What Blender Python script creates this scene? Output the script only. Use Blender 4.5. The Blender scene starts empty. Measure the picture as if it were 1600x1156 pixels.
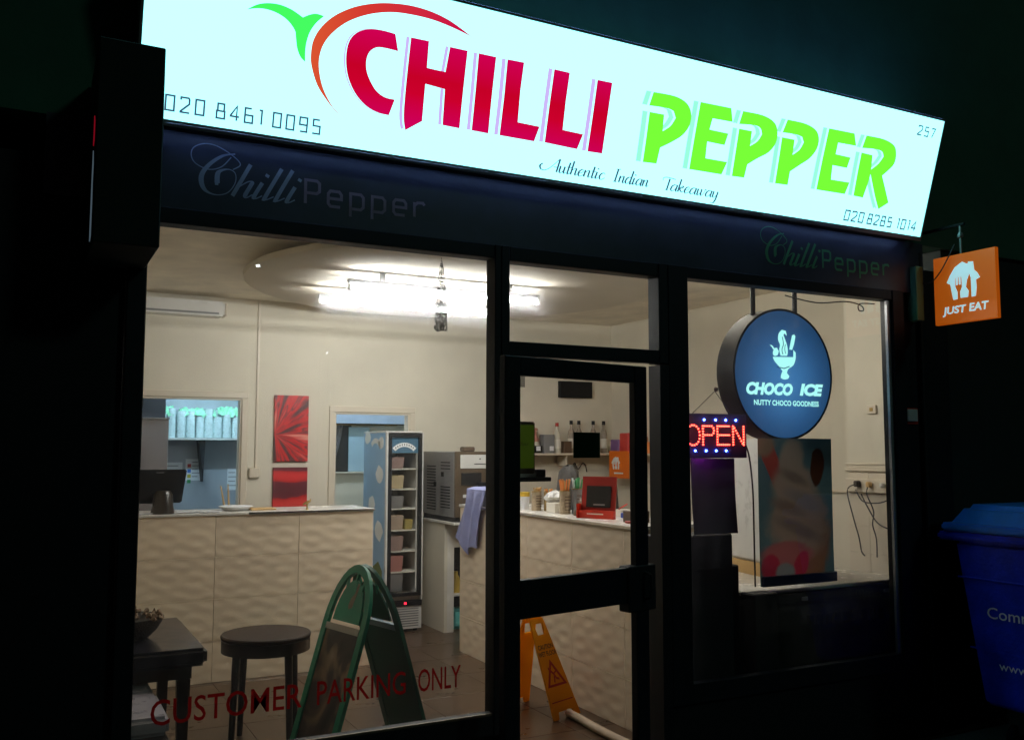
import bpy, bmesh, math, random
from mathutils import Vector, Matrix
from mathutils.geometry import tessellate_polygon
R = math.radians
random.seed(7)
sc = bpy.context.scene
COL = sc.collection

# ------------------------------------------------------------------ camera, world, light, exposure
cd = bpy.data.cameras.new('camera'); cam = bpy.data.objects.new('camera', cd); COL.objects.link(cam)
cd.sensor_width = 36; cd.lens = 36*1447/1600; cd.clip_start = .05; cd.clip_end = 500
cam.location = (0, -4.0, 1.75); cam.rotation_euler = (R(94.84), R(-.08), R(-27.63))
sc.camera = cam
w = bpy.data.worlds.new('World'); sc.world = w; w.use_nodes = True
nt = w.node_tree; bg = nt.nodes['Background']
sky = nt.nodes.new('ShaderNodeTexSky'); sky.sky_type = 'NISHITA'; sky.sun_disc = False
sky.sun_elevation = R(-6); sky.sun_rotation = R(200)
nt.links.new(sky.outputs[0], bg.inputs[0]); bg.inputs[1].default_value = .15
sl = bpy.data.lights.new('street_fill_light', 'SUN'); sl.energy = .10; sl.angle = R(6); sl.color = (.55, 1, .85)  # fill added for greenish street light on the front, not the moon
so = bpy.data.objects.new('street_fill_light', sl); COL.objects.link(so); so.rotation_euler = (R(62), 0, R(28))
so['kind'] = 'helper'
vs = sc.view_settings; vs.view_transform = 'Standard'; vs.look = 'None'; vs.gamma = 1; vs.exposure = 0
vs.use_curve_mapping = False
sc.cycles.use_denoising = True
sc.cycles.max_bounces = 10; sc.cycles.diffuse_bounces = 5; sc.cycles.glossy_bounces = 4
sc.cycles.transparent_max_bounces = 16; sc.cycles.sample_clamp_indirect = 6
sc.cycles.caustics_reflective = False; sc.cycles.caustics_refractive = False

# ------------------------------------------------------------------ materials
def mat(name, col, rough=.6, metal=0., noise=0., nscale=8., bump=0., bscale=40., emit=None, es=0., spec=.5, dirt=None, stretch=None, coat=0.):
    m = bpy.data.materials.new(name); m.use_nodes = True
    t = m.node_tree; b = t.nodes['Principled BSDF']
    c4 = (*col, 1)
    b.inputs['Base Color'].default_value = c4
    b.inputs['Roughness'].default_value = rough; b.inputs['Metallic'].default_value = metal
    b.inputs['Specular IOR Level'].default_value = spec
    b.inputs['Coat Weight'].default_value = coat
    if emit is not None:
        b.inputs['Emission Color'].default_value = (*emit, 1); b.inputs['Emission Strength'].default_value = es
    tc = t.nodes.new('ShaderNodeTexCoord'); mp = t.nodes.new('ShaderNodeMapping')
    t.links.new(tc.outputs['Object'], mp.inputs[0])
    if stretch: mp.inputs['Scale'].default_value = stretch
    if noise:
        n = t.nodes.new('ShaderNodeTexNoise'); n.inputs['Scale'].default_value = nscale; n.inputs['Detail'].default_value = 6
        n.inputs['Roughness'].default_value = .6
        t.links.new(mp.outputs[0], n.inputs['Vector'])
        r = t.nodes.new('ShaderNodeValToRGB'); r.color_ramp.elements[0].position = .3; r.color_ramp.elements[1].position = .7
        lo = dirt or tuple(max(0, c*(1-noise)) for c in col); hi = tuple(min(1, c*(1+noise*.5)) for c in col)
        r.color_ramp.elements[0].color = (*lo, 1); r.color_ramp.elements[1].color = (*hi, 1)
        t.links.new(n.outputs[0], r.inputs[0]); t.links.new(r.outputs[0], b.inputs['Base Color'])
        mr = t.nodes.new('ShaderNodeMapRange'); mr.inputs['To Min'].default_value = max(.02, rough-.12); mr.inputs['To Max'].default_value = min(1, rough+.12)
        t.links.new(n.outputs[0], mr.inputs[0]); t.links.new(mr.outputs[0], b.inputs['Roughness'])
    if bump:
        n2 = t.nodes.new('ShaderNodeTexNoise'); n2.inputs['Scale'].default_value = bscale; n2.inputs['Detail'].default_value = 4
        t.links.new(mp.outputs[0], n2.inputs['Vector'])
        bp = t.nodes.new('ShaderNodeBump'); bp.inputs['Strength'].default_value = bump; bp.inputs['Distance'].default_value = .01
        t.links.new(n2.outputs[0], bp.inputs['Height']); t.links.new(bp.outputs[0], b.inputs['Normal'])
    return m
def emis(name, col, s=1.):
    m = bpy.data.materials.new(name); m.use_nodes = True; t = m.node_tree; t.nodes.clear()
    e = t.nodes.new('ShaderNodeEmission'); e.inputs[0].default_value = (*col, 1); e.inputs[1].default_value = s
    o = t.nodes.new('ShaderNodeOutputMaterial'); t.links.new(e.outputs[0], o.inputs[0]); return m
def glass(name, tint=(1, 1, 1), dirty=0., bloom=.045):
    m = bpy.data.materials.new(name); m.use_nodes = True; t = m.node_tree; t.nodes.clear()
    o = t.nodes.new('ShaderNodeOutputMaterial'); tr = t.nodes.new('ShaderNodeBsdfTransparent'); tr.inputs[0].default_value = (*tint, 1)
    g = t.nodes.new('ShaderNodeBsdfGlossy'); g.inputs['Roughness'].default_value = .01
    f = t.nodes.new('ShaderNodeFresnel'); f.inputs[0].default_value = 1.5
    x = t.nodes.new('ShaderNodeMixShader'); t.links.new(f.outputs[0], x.inputs[0]); t.links.new(tr.outputs[0], x.inputs[1]); t.links.new(g.outputs[0], x.inputs[2])
    last = x
    if dirty:
        d = t.nodes.new('ShaderNodeBsdfTranslucent'); d.inputs[0].default_value = (.75, .78, .8, 1)
        tc = t.nodes.new('ShaderNodeTexCoord'); n = t.nodes.new('ShaderNodeTexNoise'); n.inputs['Scale'].default_value = 9; n.inputs['Detail'].default_value = 8
        mp = t.nodes.new('ShaderNodeMapping'); mp.inputs['Scale'].default_value = (1.6, 1, .5)
        t.links.new(tc.outputs['Object'], mp.inputs[0]); t.links.new(mp.outputs[0], n.inputs['Vector'])
        mr = t.nodes.new('ShaderNodeMapRange'); mr.inputs['From Min'].default_value = .35; mr.inputs['From Max'].default_value = .8
        mr.inputs['To Min'].default_value = dirty*.4; mr.inputs['To Max'].default_value = dirty*1.6
        t.links.new(n.outputs[0], mr.inputs[0])
        x2 = t.nodes.new('ShaderNodeMixShader'); t.links.new(mr.outputs[0], x2.inputs[0]); t.links.new(x.outputs[0], x2.inputs[1]); t.links.new(d.outputs[0], x2.inputs[2]); last = x2
        # tube-glow film: a little of the light is spread a degree or two
        rf = t.nodes.new('ShaderNodeBsdfRefraction'); rf.inputs['Roughness'].default_value = 1.; rf.inputs['IOR'].default_value = 1.03
        x3 = t.nodes.new('ShaderNodeMixShader'); x3.inputs[0].default_value = bloom; t.links.new(last.outputs[0], x3.inputs[1]); t.links.new(rf.outputs[0], x3.inputs[2]); last = x3  # bloom round the bright tubes, put into the glass itself
    t.links.new(last.outputs[0], o.inputs[0]); return m
def ramp_mat(name, stops, axis=0, lo=0., hi=1., emission=0., rough=.5, kind='linear', scale=4., dist=0., centre=(0, 0, 0)):
    """colour print that runs along an object axis (or in rings / noise)"""
    m = bpy.data.materials.new(name); m.use_nodes = True; t = m.node_tree; b = t.nodes['Principled BSDF']
    tc = t.nodes.new('ShaderNodeTexCoord'); mp = t.nodes.new('ShaderNodeMapping'); mp.inputs['Location'].default_value = centre
    t.links.new(tc.outputs['Object'], mp.inputs[0])
    if kind == 'linear':
        s = t.nodes.new('ShaderNodeSeparateXYZ'); t.links.new(mp.outputs[0], s.inputs[0]); out = s.outputs[axis]
    elif kind == 'wave':
        s = t.nodes.new('ShaderNodeTexWave'); s.inputs['Scale'].default_value = scale; s.inputs['Distortion'].default_value = dist; s.inputs['Detail'].default_value = 3; s.bands_direction = 'Z'
        t.links.new(mp.outputs[0], s.inputs['Vector']); out = s.outputs['Fac']
    elif kind == 'radial':
        s = t.nodes.new('ShaderNodeVectorMath'); s.operation = 'LENGTH'; t.links.new(mp.outputs[0], s.inputs[0]); out = s.outputs['Value']
    elif kind == 'fan':      # rays fanning out of a point low on the left, like petals
        s = t.nodes.new('ShaderNodeSeparateXYZ'); t.links.new(mp.outputs[0], s.inputs[0])
        a = t.nodes.new('ShaderNodeMath'); a.operation = 'ARCTAN2'; t.links.new(s.outputs[2], a.inputs[0]); t.links.new(s.outputs[0], a.inputs[1])
        n = t.nodes.new('ShaderNodeTexNoise'); n.noise_dimensions = '2D'; n.inputs['Scale'].default_value = scale; n.inputs['Detail'].default_value = 3
        ln = t.nodes.new('ShaderNodeVectorMath'); ln.operation = 'LENGTH'; t.links.new(mp.outputs[0], ln.inputs[0])
        l2 = t.nodes.new('ShaderNodeMath'); l2.operation = 'MULTIPLY'; l2.inputs[1].default_value = .6; t.links.new(ln.outputs['Value'], l2.inputs[0])
        cb = t.nodes.new('ShaderNodeCombineXYZ'); t.links.new(a.outputs[0], cb.inputs[0]); t.links.new(l2.outputs[0], cb.inputs[1])
        t.links.new(cb.outputs[0], n.inputs['Vector']); out = n.outputs[0]
    else:
        s = t.nodes.new('ShaderNodeTexNoise'); s.inputs['Scale'].default_value = scale; s.inputs['Detail'].default_value = 2; s.inputs['Distortion'].default_value = dist
        t.links.new(mp.outputs[0], s.inputs['Vector']); out = s.outputs[0]
    mr = t.nodes.new('ShaderNodeMapRange'); mr.inputs['From Min'].default_value = lo; mr.inputs['From Max'].default_value = hi
    t.links.new(out, mr.inputs[0])
    r = t.nodes.new('ShaderNodeValToRGB'); e = r.color_ramp.elements
    e[0].position, e[0].color = stops[0][0], (*stops[0][1], 1); e[1].position, e[1].color = stops[-1][0], (*stops[-1][1], 1)
    for p, c in stops[1:-1]:
        q = e.new(p); q.color = (*c, 1)
    t.links.new(mr.outputs[0], r.inputs[0])
    b.inputs['Roughness'].default_value = rough
    if emission:
        b.inputs['Base Color'].default_value = (0, 0, 0, 1); b.inputs['Specular IOR Level'].default_value = 0
        t.links.new(r.outputs[0], b.inputs['Emission Color']); b.inputs['Emission Strength'].default_value = emission
    else: t.links.new(r.outputs[0], b.inputs['Base Color'])
    return m

M = dict(
    wall=mat('cream_paint', (.71, .655, .535), .75, noise=.10, nscale=1.4, bump=.12, bscale=60),
    ceil=mat('ceiling_paint', (.90, .82, .68), .85, noise=.2, nscale=3.0, bump=.3, bscale=14),
    floor=mat('floor_tile', (.072, .038, .019), .3, noise=.14, nscale=2, bump=.05, bscale=30),
    grout=mat('grout', (.05, .03, .017), .9),
    tile=mat('cream_wave_tile', (.88, .72, .53), .36, noise=.05, nscale=3),
    tgrout=mat('tile_grout', (.62, .50, .37), .9),
    white=mat('white_laminate', (.75, .72, .66), .25, noise=.05, nscale=10),
    steeltrim=mat('steel_trim', (.75, .75, .74), .25, 1),
    black=mat('black_frame_paint', (.007, .008, .011), .5, noise=.3, nscale=20, spec=.25),
    blackm=mat('black_matt', (.008, .008, .009), .6, noise=.3, nscale=20, spec=.3), nwall=mat('dark_render', (.010, .020, .018), .9, noise=.4, nscale=10),
    fascia=mat('navy_black_panel', (.034, .040, .062), .40, noise=.25, nscale=6),
    brick=mat('dark_brick', (.035, .13, .085), .9, noise=.2, nscale=3, bump=.2, bscale=30),
    concrete=mat('pavement_stone', (.10, .10, .095), .85, noise=.3, nscale=4, bump=.3),
    asphalt=mat('asphalt', (.05, .05, .05), .9, noise=.3, nscale=30, bump=.4, bscale=120),
    kerb=mat('kerb_stone', (.2, .2, .19), .85, noise=.3),
    wood=mat('dark_wood', (.018, .009, .005), .34, noise=.5, nscale=6, stretch=(1, 12, 1)),
    stooltop=mat('brown_stool_top', (.036, .018, .009), .6, spec=.2, noise=.3, nscale=10),
    leather=mat('pale_leather', (.42, .38, .42), .3, noise=.15, nscale=10),
    tabletop=mat('glossy_black_table', (.022, .020, .028), .2, noise=.3, nscale=10),
    green=mat('green_plastic', (.015, .36, .20), .38, noise=.15, nscale=8),
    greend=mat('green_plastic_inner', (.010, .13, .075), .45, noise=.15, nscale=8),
    yellow=None,
    blackink=mat('black_ink', (.02, .018, .015), .6), redink=mat('red_ink', (.45, .02, .01), .6),
    steel=mat('brushed_steel', (.42, .42, .43), .38, .7, noise=.15, nscale=10, stretch=(1, 1, 14)),
    bronze=mat('bronze_panel', (.16, .115, .075), .4, .5, noise=.15, nscale=10),
    ktsteel=mat('kitchen_steel_wall', (.42, .44, .48), .5, .1, noise=.15, nscale=4, stretch=(1, 1, .3)),
    cab=mat('taupe_cabinet', (.16, .13, .12), .5, noise=.1),
    paper=mat('paper', (.8, .8, .82), .8), paperc=mat('cream_card', (.72, .68, .58), .7),
    tub=mat('frosted_plastic_tub', (.80, .95, .93), .3, noise=.15, nscale=30, spec=.6),
    tubgreen=mat('green_tinted_bag', (.45, .9, .62), .3, noise=.3, nscale=25, bump=.8, bscale=40, dirt=(.22, .75, .40)),
    blueprint=mat('sky_blue_vinyl', (.30, .52, .80), .35, noise=.1, nscale=3), cloud=mat('cloud_vinyl', (.95, .95, .93), .5),
    white2=mat('white_enamel', (.72, .70, .66), .3, noise=.05), grey=mat('grey_plastic', (.22, .22, .22), .5),
    cloth=mat('lilac_cloth', (.34, .36, .62), .9, bump=.5, bscale=80, noise=.15),
    gold=mat('gold_can', (.45, .31, .12), .35, .7, noise=.4, nscale=40), tan=mat('tan_straw', (.6, .38, .15), .6),
    kraft=mat('kraft_can', (.42, .33, .22), .5, noise=.35, nscale=45),
    orange=mat('orange_straw', (.85, .30, .08), .5), sgreen=mat('green_straw', (.10, .48, .20), .5),
    bagwhite=mat('white_plastic_bag', (.75, .74, .72), .5, bump=.6, bscale=25), darkgrey=mat('dark_grey_fabric', (.055, .05, .045), .8, noise=.4, nscale=30, bump=.5),
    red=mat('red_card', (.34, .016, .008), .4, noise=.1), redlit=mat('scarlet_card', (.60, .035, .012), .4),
    bluebox=mat('blue_card', (.03, .08, .42), .45), screen=mat('dark_screen', (.02, .02, .02), .15),
    jeorange=mat('orange_vinyl', (.80, .17, .01), .45), jewhite=mat('white_vinyl', (.8, .8, .78), .5),
    pink=mat('pink_jar', (.45, .2, .15), .3), bottle=mat('clear_bottle', (.38, .32, .25), .15, noise=.3, nscale=40), brown=mat('brown_plastic', (.10, .06, .035), .5),
    brass=mat('brass', (.45, .3, .1), .35, .9, noise=.2),
    rail=mat('cream_gloss', (.68, .6, .48), .35), cable=mat('cable', (.03, .022, .018), .5),
    binblue=mat('blue_bin_plastic', (.008, .05, .90), .38, noise=.45, nscale=4, bump=.3), binlid=mat('blue_lid_plastic', (.02, .26, .95), .34, noise=.15, nscale=8),
    bintext=mat('pale_print', (.92, .92, .92), .6), vinylred=None,
    silv=mat('silver_vinyl', (.36, .42, .5), .5, noise=.2), silv2=mat('pink_grey_vinyl', (.30, .22, .28), .5), grnv=mat('green_vinyl', (.06, .32, .12), .5),
    basket=mat('dark_wicker', (.035, .022, .014), .7, noise=.5, nscale=60, bump=.8, bscale=90), cone=mat('dried_petal', (.28, .17, .10), .8, noise=.4, nscale=40),
    glass=glass('window_glass', (.96, .98, .97), .016), glassc=glass('clear_glass'),
    curtain=mat('grey_lace_curtain', (.20, .19, .20), .9, noise=.5, nscale=50), brblue=mat('backroom_blue_paint', (.48, .56, .68), .7, noise=.1), brpanel=mat('pale_blue_panel', (.45, .62, .72), .4),
    ledboard=mat('black_led_board', (.05, .03, .08), .45), alloy=mat('dull_aluminium', (.3, .29, .28), .4, .8),
)
def translucent(name, col, mix=.5, mottle=False):
    m = bpy.data.materials.new(name); m.use_nodes = True; t = m.node_tree; t.nodes.clear()
    o = t.nodes.new('ShaderNodeOutputMaterial'); d = t.nodes.new('ShaderNodeBsdfDiffuse'); tr = t.nodes.new('ShaderNodeBsdfTranslucent'); x = t.nodes.new('ShaderNodeMixShader')
    d.inputs[0].default_value = (*col, 1); tr.inputs[0].default_value = (*col, 1); x.inputs[0].default_value = mix
    if mottle:
        tc = t.nodes.new('ShaderNodeTexCoord'); n = t.nodes.new('ShaderNodeTexNoise'); n.inputs['Scale'].default_value = 9; n.inputs['Detail'].default_value = 5; n.inputs['Distortion'].default_value = 1.5
        rp = t.nodes.new('ShaderNodeValToRGB'); rp.color_ramp.elements[0].position = .35; rp.color_ramp.elements[1].position = .7
        rp.color_ramp.elements[0].color = (*[v*.7 for v in col], 1); rp.color_ramp.elements[1].color = (*col, 1)
        t.links.new(tc.outputs['Object'], n.inputs['Vector']); t.links.new(n.outputs[0], rp.inputs[0]); t.links.new(rp.outputs[0], d.inputs[0]); t.links.new(rp.outputs[0], tr.inputs[0])
    t.links.new(d.outputs[0], x.inputs[1]); t.links.new(tr.outputs[0], x.inputs[2]); t.links.new(x.outputs[0], o.inputs[0]); return m
M['vinylred'] = translucent('red_window_vinyl', (.24, .008, .008), .5); M['yellow'] = translucent('yellow_plastic', (.92, .47, .03), .42)
E_FACE = emis('lightbox_acrylic', (.26, .8, .84), 2.5)
E_WALLGLOW = emis('wall_glow_strip', (.22, .40, 1.), 5.)
E_FASCIAGLOW = emis('fascia_glow_strip', (.24, .40, .85), 30.)  # both for the strips added to brighten wall and fascia
E_RED = ramp_mat('lit_crimson', [(0, (.62, .0, .10)), (.35, (.60, .0, .025)), (.55, (.56, 0, .02)), (1, (.63, 0, .09))], 2, .14, .5, emission=1.)
E_ARC = ramp_mat('lit_orange_red', [(0, (.70, .09, .03)), (.35, (.66, .04, .03)), (1, (.60, .005, .06))], 0, -1.6, -.95, emission=1.)
E_GRN = emis('lit_lime', (.19, 1., .04), 1.); E_LEAF = emis('lit_leaf_green', (.06, .98, .12), 1.)
E_LILAC = emis('lit_lilac', (.62, .48, .95), 1.); E_MINT = emis('lit_mint', (.33, 1., .74), 1.)
E_INK = emis('lit_slate_ink', (.05, .10, .17), 1.)
def vary(m, amt):
    t = m.node_tree; bs = t.nodes['Principled BSDF']; src = bs.inputs['Base Color'].links[0].from_socket
    oi = t.nodes.new('ShaderNodeObjectInfo'); mr = t.nodes.new('ShaderNodeMapRange'); mr.inputs['To Min'].default_value = 1-amt; mr.inputs['To Max'].default_value = 1+amt*.4
    hs = t.nodes.new('ShaderNodeHueSaturation'); t.links.new(oi.outputs['Random'], mr.inputs[0]); t.links.new(mr.outputs[0], hs.inputs['Value']); t.links.new(src, hs.inputs['Color']); t.links.new(hs.outputs[0], bs.inputs['Base Color'])
vary(M['tile'], .07); vary(M['floor'], .2)
E_TUBE = emis('fluorescent_tube', (.97, .975, .96), 160.)
E_KTUBE = emis('cool_kitchen_tube', (.50, .78, 1.), 260.)
E_ICE = emis('lit_ice_white', (.42, 1., .95), 1.1)
E_LEDR = emis('red_led', (1., .05, .03), 16.); E_LEDB = emis('blue_led', (.04, .10, 1.), 60.)
E_LEDP = emis('red_digit', (1., .02, .05), 3.)

# ------------------------------------------------------------------ geometry helpers
class MB:
    def __init__(s): s.b = bmesh.new()
    def add(s, vs_, fs):
        v = [s.b.verts.new(p) for p in vs_]
        for f in fs:
            try: s.b.faces.new([v[i] for i in f])
            except ValueError: pass
        return v
    def box(s, x0, x1, y0, y1, z0, z1, bev=0., seg=1):
        if x0 > x1: x0, x1 = x1, x0
        if y0 > y1: y0, y1 = y1, y0
        if z0 > z1: z0, z1 = z1, z0
        v = s.add([(x, y, z) for x in (x0, x1) for y in (y0, y1) for z in (z0, z1)],
                  [(0, 1, 3, 2), (4, 6, 7, 5), (0, 4, 5, 1), (2, 3, 7, 6), (0, 2, 6, 4), (1, 5, 7, 3)])
        if bev:
            ed = list({e for q in v for e in q.link_edges})
            bmesh.ops.bevel(s.b, geom=ed, offset=bev, segments=seg, affect='EDGES', clamp_overlap=True)
        return s
    def tube(s, pts, r, n=8, caps=True):
        pts = [Vector(p) for p in pts]; rs = r if isinstance(r, (list, tuple)) else [r]*len(pts)
        rings = []
        for i, p in enumerate(pts):
            d = (pts[min(i+1, len(pts)-1)]-pts[max(i-1, 0)]).normalized()
            a = Vector((0, 0, 1)) if abs(d.z) < .9 else Vector((1, 0, 0))
            u = d.cross(a).normalized(); q = u.cross(d)
            rings.append([s.b.verts.new(p+(u*math.cos(2*math.pi*k/n)+q*math.sin(2*math.pi*k/n))*rs[i]) for k in range(n)])
        for A, B in zip(rings, rings[1:]):
            for k in range(n): s.b.faces.new((A[k], A[(k+1) % n], B[(k+1) % n], B[k]))
        if caps: s.b.faces.new(rings[0][::-1]); s.b.faces.new(rings[-1])
        return s
    def lathe(s, prof, c, n=24, axis='z', cap0=True):
        rings = []
        for r, h in prof:
            ring = []
            for k in range(n):
                a = 2*math.pi*k/n; x, y = r*math.cos(a), r*math.sin(a)
                p = (c[0]+x, c[1]+y, c[2]+h) if axis == 'z' else (c[0]+x, c[1]+h, c[2]+y)
                ring.append(s.b.verts.new(p))
            rings.append(ring)
        for A, B in zip(rings, rings[1:]):
            for k in range(n): s.b.faces.new((A[k], A[(k+1) % n], B[(k+1) % n], B[k]))
        cap0 and s.b.faces.new(rings[0][::-1]); s.b.faces.new(rings[-1]); return s
    def poly(s, loops, O, U, V, th, off=0.):
        """filled 2D outline (outer + holes) on a plane, th thick along the plane's normal (U x V), sides included"""
        O, U, V = Vector(O), Vector(U), Vector(V); N = U.cross(V).normalized()
        tris = tessellate_polygon([[Vector((a, b, 0)) for a, b in L] for L in loops])
        flat = [p for L in loops for p in L]
        P = [O+U*a+V*b+N*off for a, b in flat]
        F = [s.b.verts.new(p+N*th) for p in P]; Bk = [s.b.verts.new(p) for p in P]
        for t in tris:
            for vv in ((F[t[0]], F[t[1]], F[t[2]]), (Bk[t[2]], Bk[t[1]], Bk[t[0]])):
                try: s.b.faces.new(vv)
                except ValueError: pass
        i = 0
        for L in loops:
            k = len(L)
            for j in range(k):
                a, b = i+j, i+(j+1) % k
                try: s.b.faces.new((F[a], Bk[a], Bk[b], F[b]))
                except ValueError: pass
            i += k
        return s
    def rib(s, pts, wd, O, U, V, off, th=.001):
        """pen stroke: wd a number or a function of the step direction"""
        O, U, V = Vector(O), Vector(U), Vector(V); N = U.cross(V).normalized()
        P = [Vector((a, b)) for a, b in pts]
        if len(P) < 2: return s
        closed = (P[0]-P[-1]).length < 1e-6
        L, Rr = [], []
        for i, p in enumerate(P):
            a = P[i-1] if i else (P[-2] if closed else None); b = P[i+1] if i < len(P)-1 else (P[1] if closed else None)
            d1 = (p-a).normalized() if a is not None else None; d2 = (b-p).normalized() if b is not None else None
            d = ((d1 or d2)+(d2 or d1))
            d = d.normalized() if d.length > 1e-4 else (d1 or d2)
            n = Vector((-d.y, d.x)); k = 1.
            if d1 and d2: k = 1/max(.45, n.dot(Vector((-d1.y, d1.x))))
            w_ = (wd(d) if callable(wd) else wd)/2*k
            L.append(p+n*w_); Rr.append(p-n*w_)
        ve = lambda q, h: s.b.verts.new(O+U*q.x+V*q.y+N*(off+h))
        lt = [ve(q, th) for q in L]; rt = [ve(q, th) for q in Rr]
        for i in range(len(P)-1):
            s.b.faces.new((lt[i], rt[i], rt[i+1], lt[i+1]))
        return s
    def mesh(s, name, smooth=False, shift=None):
        if shift is not None: bmesh.ops.translate(s.b, verts=s.b.verts, vec=shift)
        bmesh.ops.recalc_face_normals(s.b, faces=s.b.faces)
        me = bpy.data.meshes.new(name); s.b.to_mesh(me); s.b.free()
        if smooth:
            me.shade_smooth()
            me.set_sharp_from_angle(angle=R(40))
        return me

def base(ms):
    return ms
def root_loc(o):
    while o.parent: o = o.parent
    return o.location
def obj(name, mb, m, parent=None, smooth=False, local=False, label=None):
    if parent is None:
        vs_ = [v.co for v in mb.b.verts]
        lo = Vector([min(v[i] for v in vs_) for i in range(3)]); hi = Vector([max(v[i] for v in vs_) for i in range(3)])
        c = Vector(((lo.x+hi.x)/2, (lo.y+hi.y)/2, (lo.z+hi.z)/2))
        me = mb.mesh(name, smooth, -c); o = bpy.data.objects.new(name, me); o.location = c
    else:
        sh = None if local else -root_loc(parent)
        me = mb.mesh(name, smooth, sh); o = bpy.data.objects.new(name, me); o.parent = parent
    me.materials.append(m if not isinstance(m, str) else M[m]); COL.objects.link(o)
    if label: o['label'] = label
    return o
def tag(o, label, cat, group=None):
    o['label'] = label; o['category'] = cat
    if group: o['group'] = group
    return o
def thing(name, label, cat, loc, rz=0., group=None):
    o = bpy.data.objects.new(name, None); COL.objects.link(o); o.location = loc; o.rotation_euler = (0, 0, rz); o.empty_display_size = .1
    return tag(o, label, cat, group)
def struct(name, mb, m, parent=None, **k):
    o = obj(name, mb, m, parent, **k)
    if parent is None: o['kind'] = 'structure'
    return o
def stuff(o): o['kind'] = 'stuff'; return o
def inst(me_o, loc, parent, name=None, rot=None, local=False):
    c = me_o.copy(); COL.objects.link(c); c.parent = parent; c.location = loc
    if rot: c.rotation_euler = rot
    return c
def copy_tree(o, parent=None):
    c = o.copy(); COL.objects.link(c); c.parent = parent
    for ch in list(o.children): copy_tree(ch, c)
    return c
def bx(*a, **k): return MB().box(*a, **k)

def smooth_path(p, k=6):
    if len(p) < 3: return p
    o = []
    for i in range(len(p)-1):
        a = p[max(i-1, 0)]; b = p[i]; c = p[i+1]; d = p[min(i+2, len(p)-1)]
        for j in range(k):
            t = j/k
            o.append(tuple(.5*(2*b[q]+(c[q]-a[q])*t+(2*a[q]-5*b[q]+4*c[q]-d[q])*t*t+(3*b[q]-a[q]-3*c[q]+d[q])*t**3) for q in range(len(b))))
    o.append(tuple(p[-1])); return o
def smooth_closed(p, k=4, keep=()):
    """round an outline, leaving the corners whose turn is sharp"""
    n = len(p); o = []
    def sharp(i):
        a, b, c = Vector(p[i-1]), Vector(p[i]), Vector(p[(i+1) % n])
        return (b-a).angle(c-b, 0) > R(48)
    sh = [sharp(i) for i in range(n)]
    for i in range(n):
        b, c = p[i], p[(i+1) % n]; a = b if sh[i] else p[i-1]; d = c if sh[(i+1) % n] else p[(i+2) % n]
        if sh[i] and sh[(i+1) % n]: o.append(tuple(b)); continue
        for j in range(k):
            t = j/k
            o.append(tuple(.5*(2*b[q]+(c[q]-a[q])*t+(2*a[q]-5*b[q]+4*c[q]-d[q])*t*t+(3*b[q]-a[q]-3*c[q]+d[q])*t**3) for q in (0, 1)))
    return o

TECH = {'0': (.55, [[(0, 0), (0, 1), (.55, 1), (.55, 0), (0, 0)]]), '2': (.55, [[(0, .82), (0, 1), (.5, 1), (.55, .9), (.55, .6), (0, .05), (0, 0), (.58, 0)]]),
 '8': (.55, [[(0, 0), (0, .5), (.06, .5), (.06, 1), (.5, 1), (.5, .5), (.55, .5), (.55, 0), (0, 0)], [(.05, .5), (.5, .5)]]),
 '4': (.58, [[(.42, 0), (.42, 1), (0, .33), (0, .28), (.6, .28)]]), '6': (.55, [[(.45, 1), (0, 1), (0, 0), (.55, 0), (.55, .52), (0, .52)]]),
 '1': (.28, [[(.04, 1), (.22, 1), (.22, 0)]]), '9': (.55, [[(.06, 0), (.55, 0), (.55, 1), (0, 1), (0, .48), (.55, .48)]]),
 '5': (.55, [[(.5, 1), (.04, 1), (.04, .55), (.55, .55), (.55, 0), (0, 0)]]), '7': (.5, [[(0, .9), (.08, 1), (.5, 1), (.2, 0)]]),
 'P': (.6, [[(0, 0), (0, 1), (.5, 1), (.62, .9), (.62, .56), (.5, .46), (.0, .46)]]),
 'e': (.6, [[(0, .34), (.6, .34), (.6, .54), (.5, .66), (.1, .66), (0, .54), (0, .12), (.1, 0), (.55, 0)]]),
 'p': (.6, [[(0, -.34), (0, .66), (.48, .66), (.6, .54), (.6, .12), (.48, 0), (0, 0)]]),
 'r': (.5, [[(0, 0), (0, .66)], [(0, .5), (.15, .64), (.42, .66), (.5, .56)]])}
def tech(mb, s, x0, x1, z0, h, wd, O, U, V, off, gap=.3, space=.6, slant=0.):
    tot = sum(TECH[c][0]+gap if c != ' ' else space for c in s)-gap; k = (x1-x0)/tot; x = 0
    for c in s:
        if c == ' ': x += space; continue
        for st in TECH[c][1]:
            mb.rib([(x0+(x+a)*k+slant*b*h, z0+b*h) for a, b in st], wd, O, U, V, off)
        x += TECH[c][0]+gap
NN = [(0, .5), (.25, .95), (.4, .95), (.42, .7), (.42, .15), (.52, 0), (.66, .22)]
BOWL = [(.55, .88), (.32, 1), (.08, .75), (0, .3), (.12, 0), (.32, .08), (.55, .6)]
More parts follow.
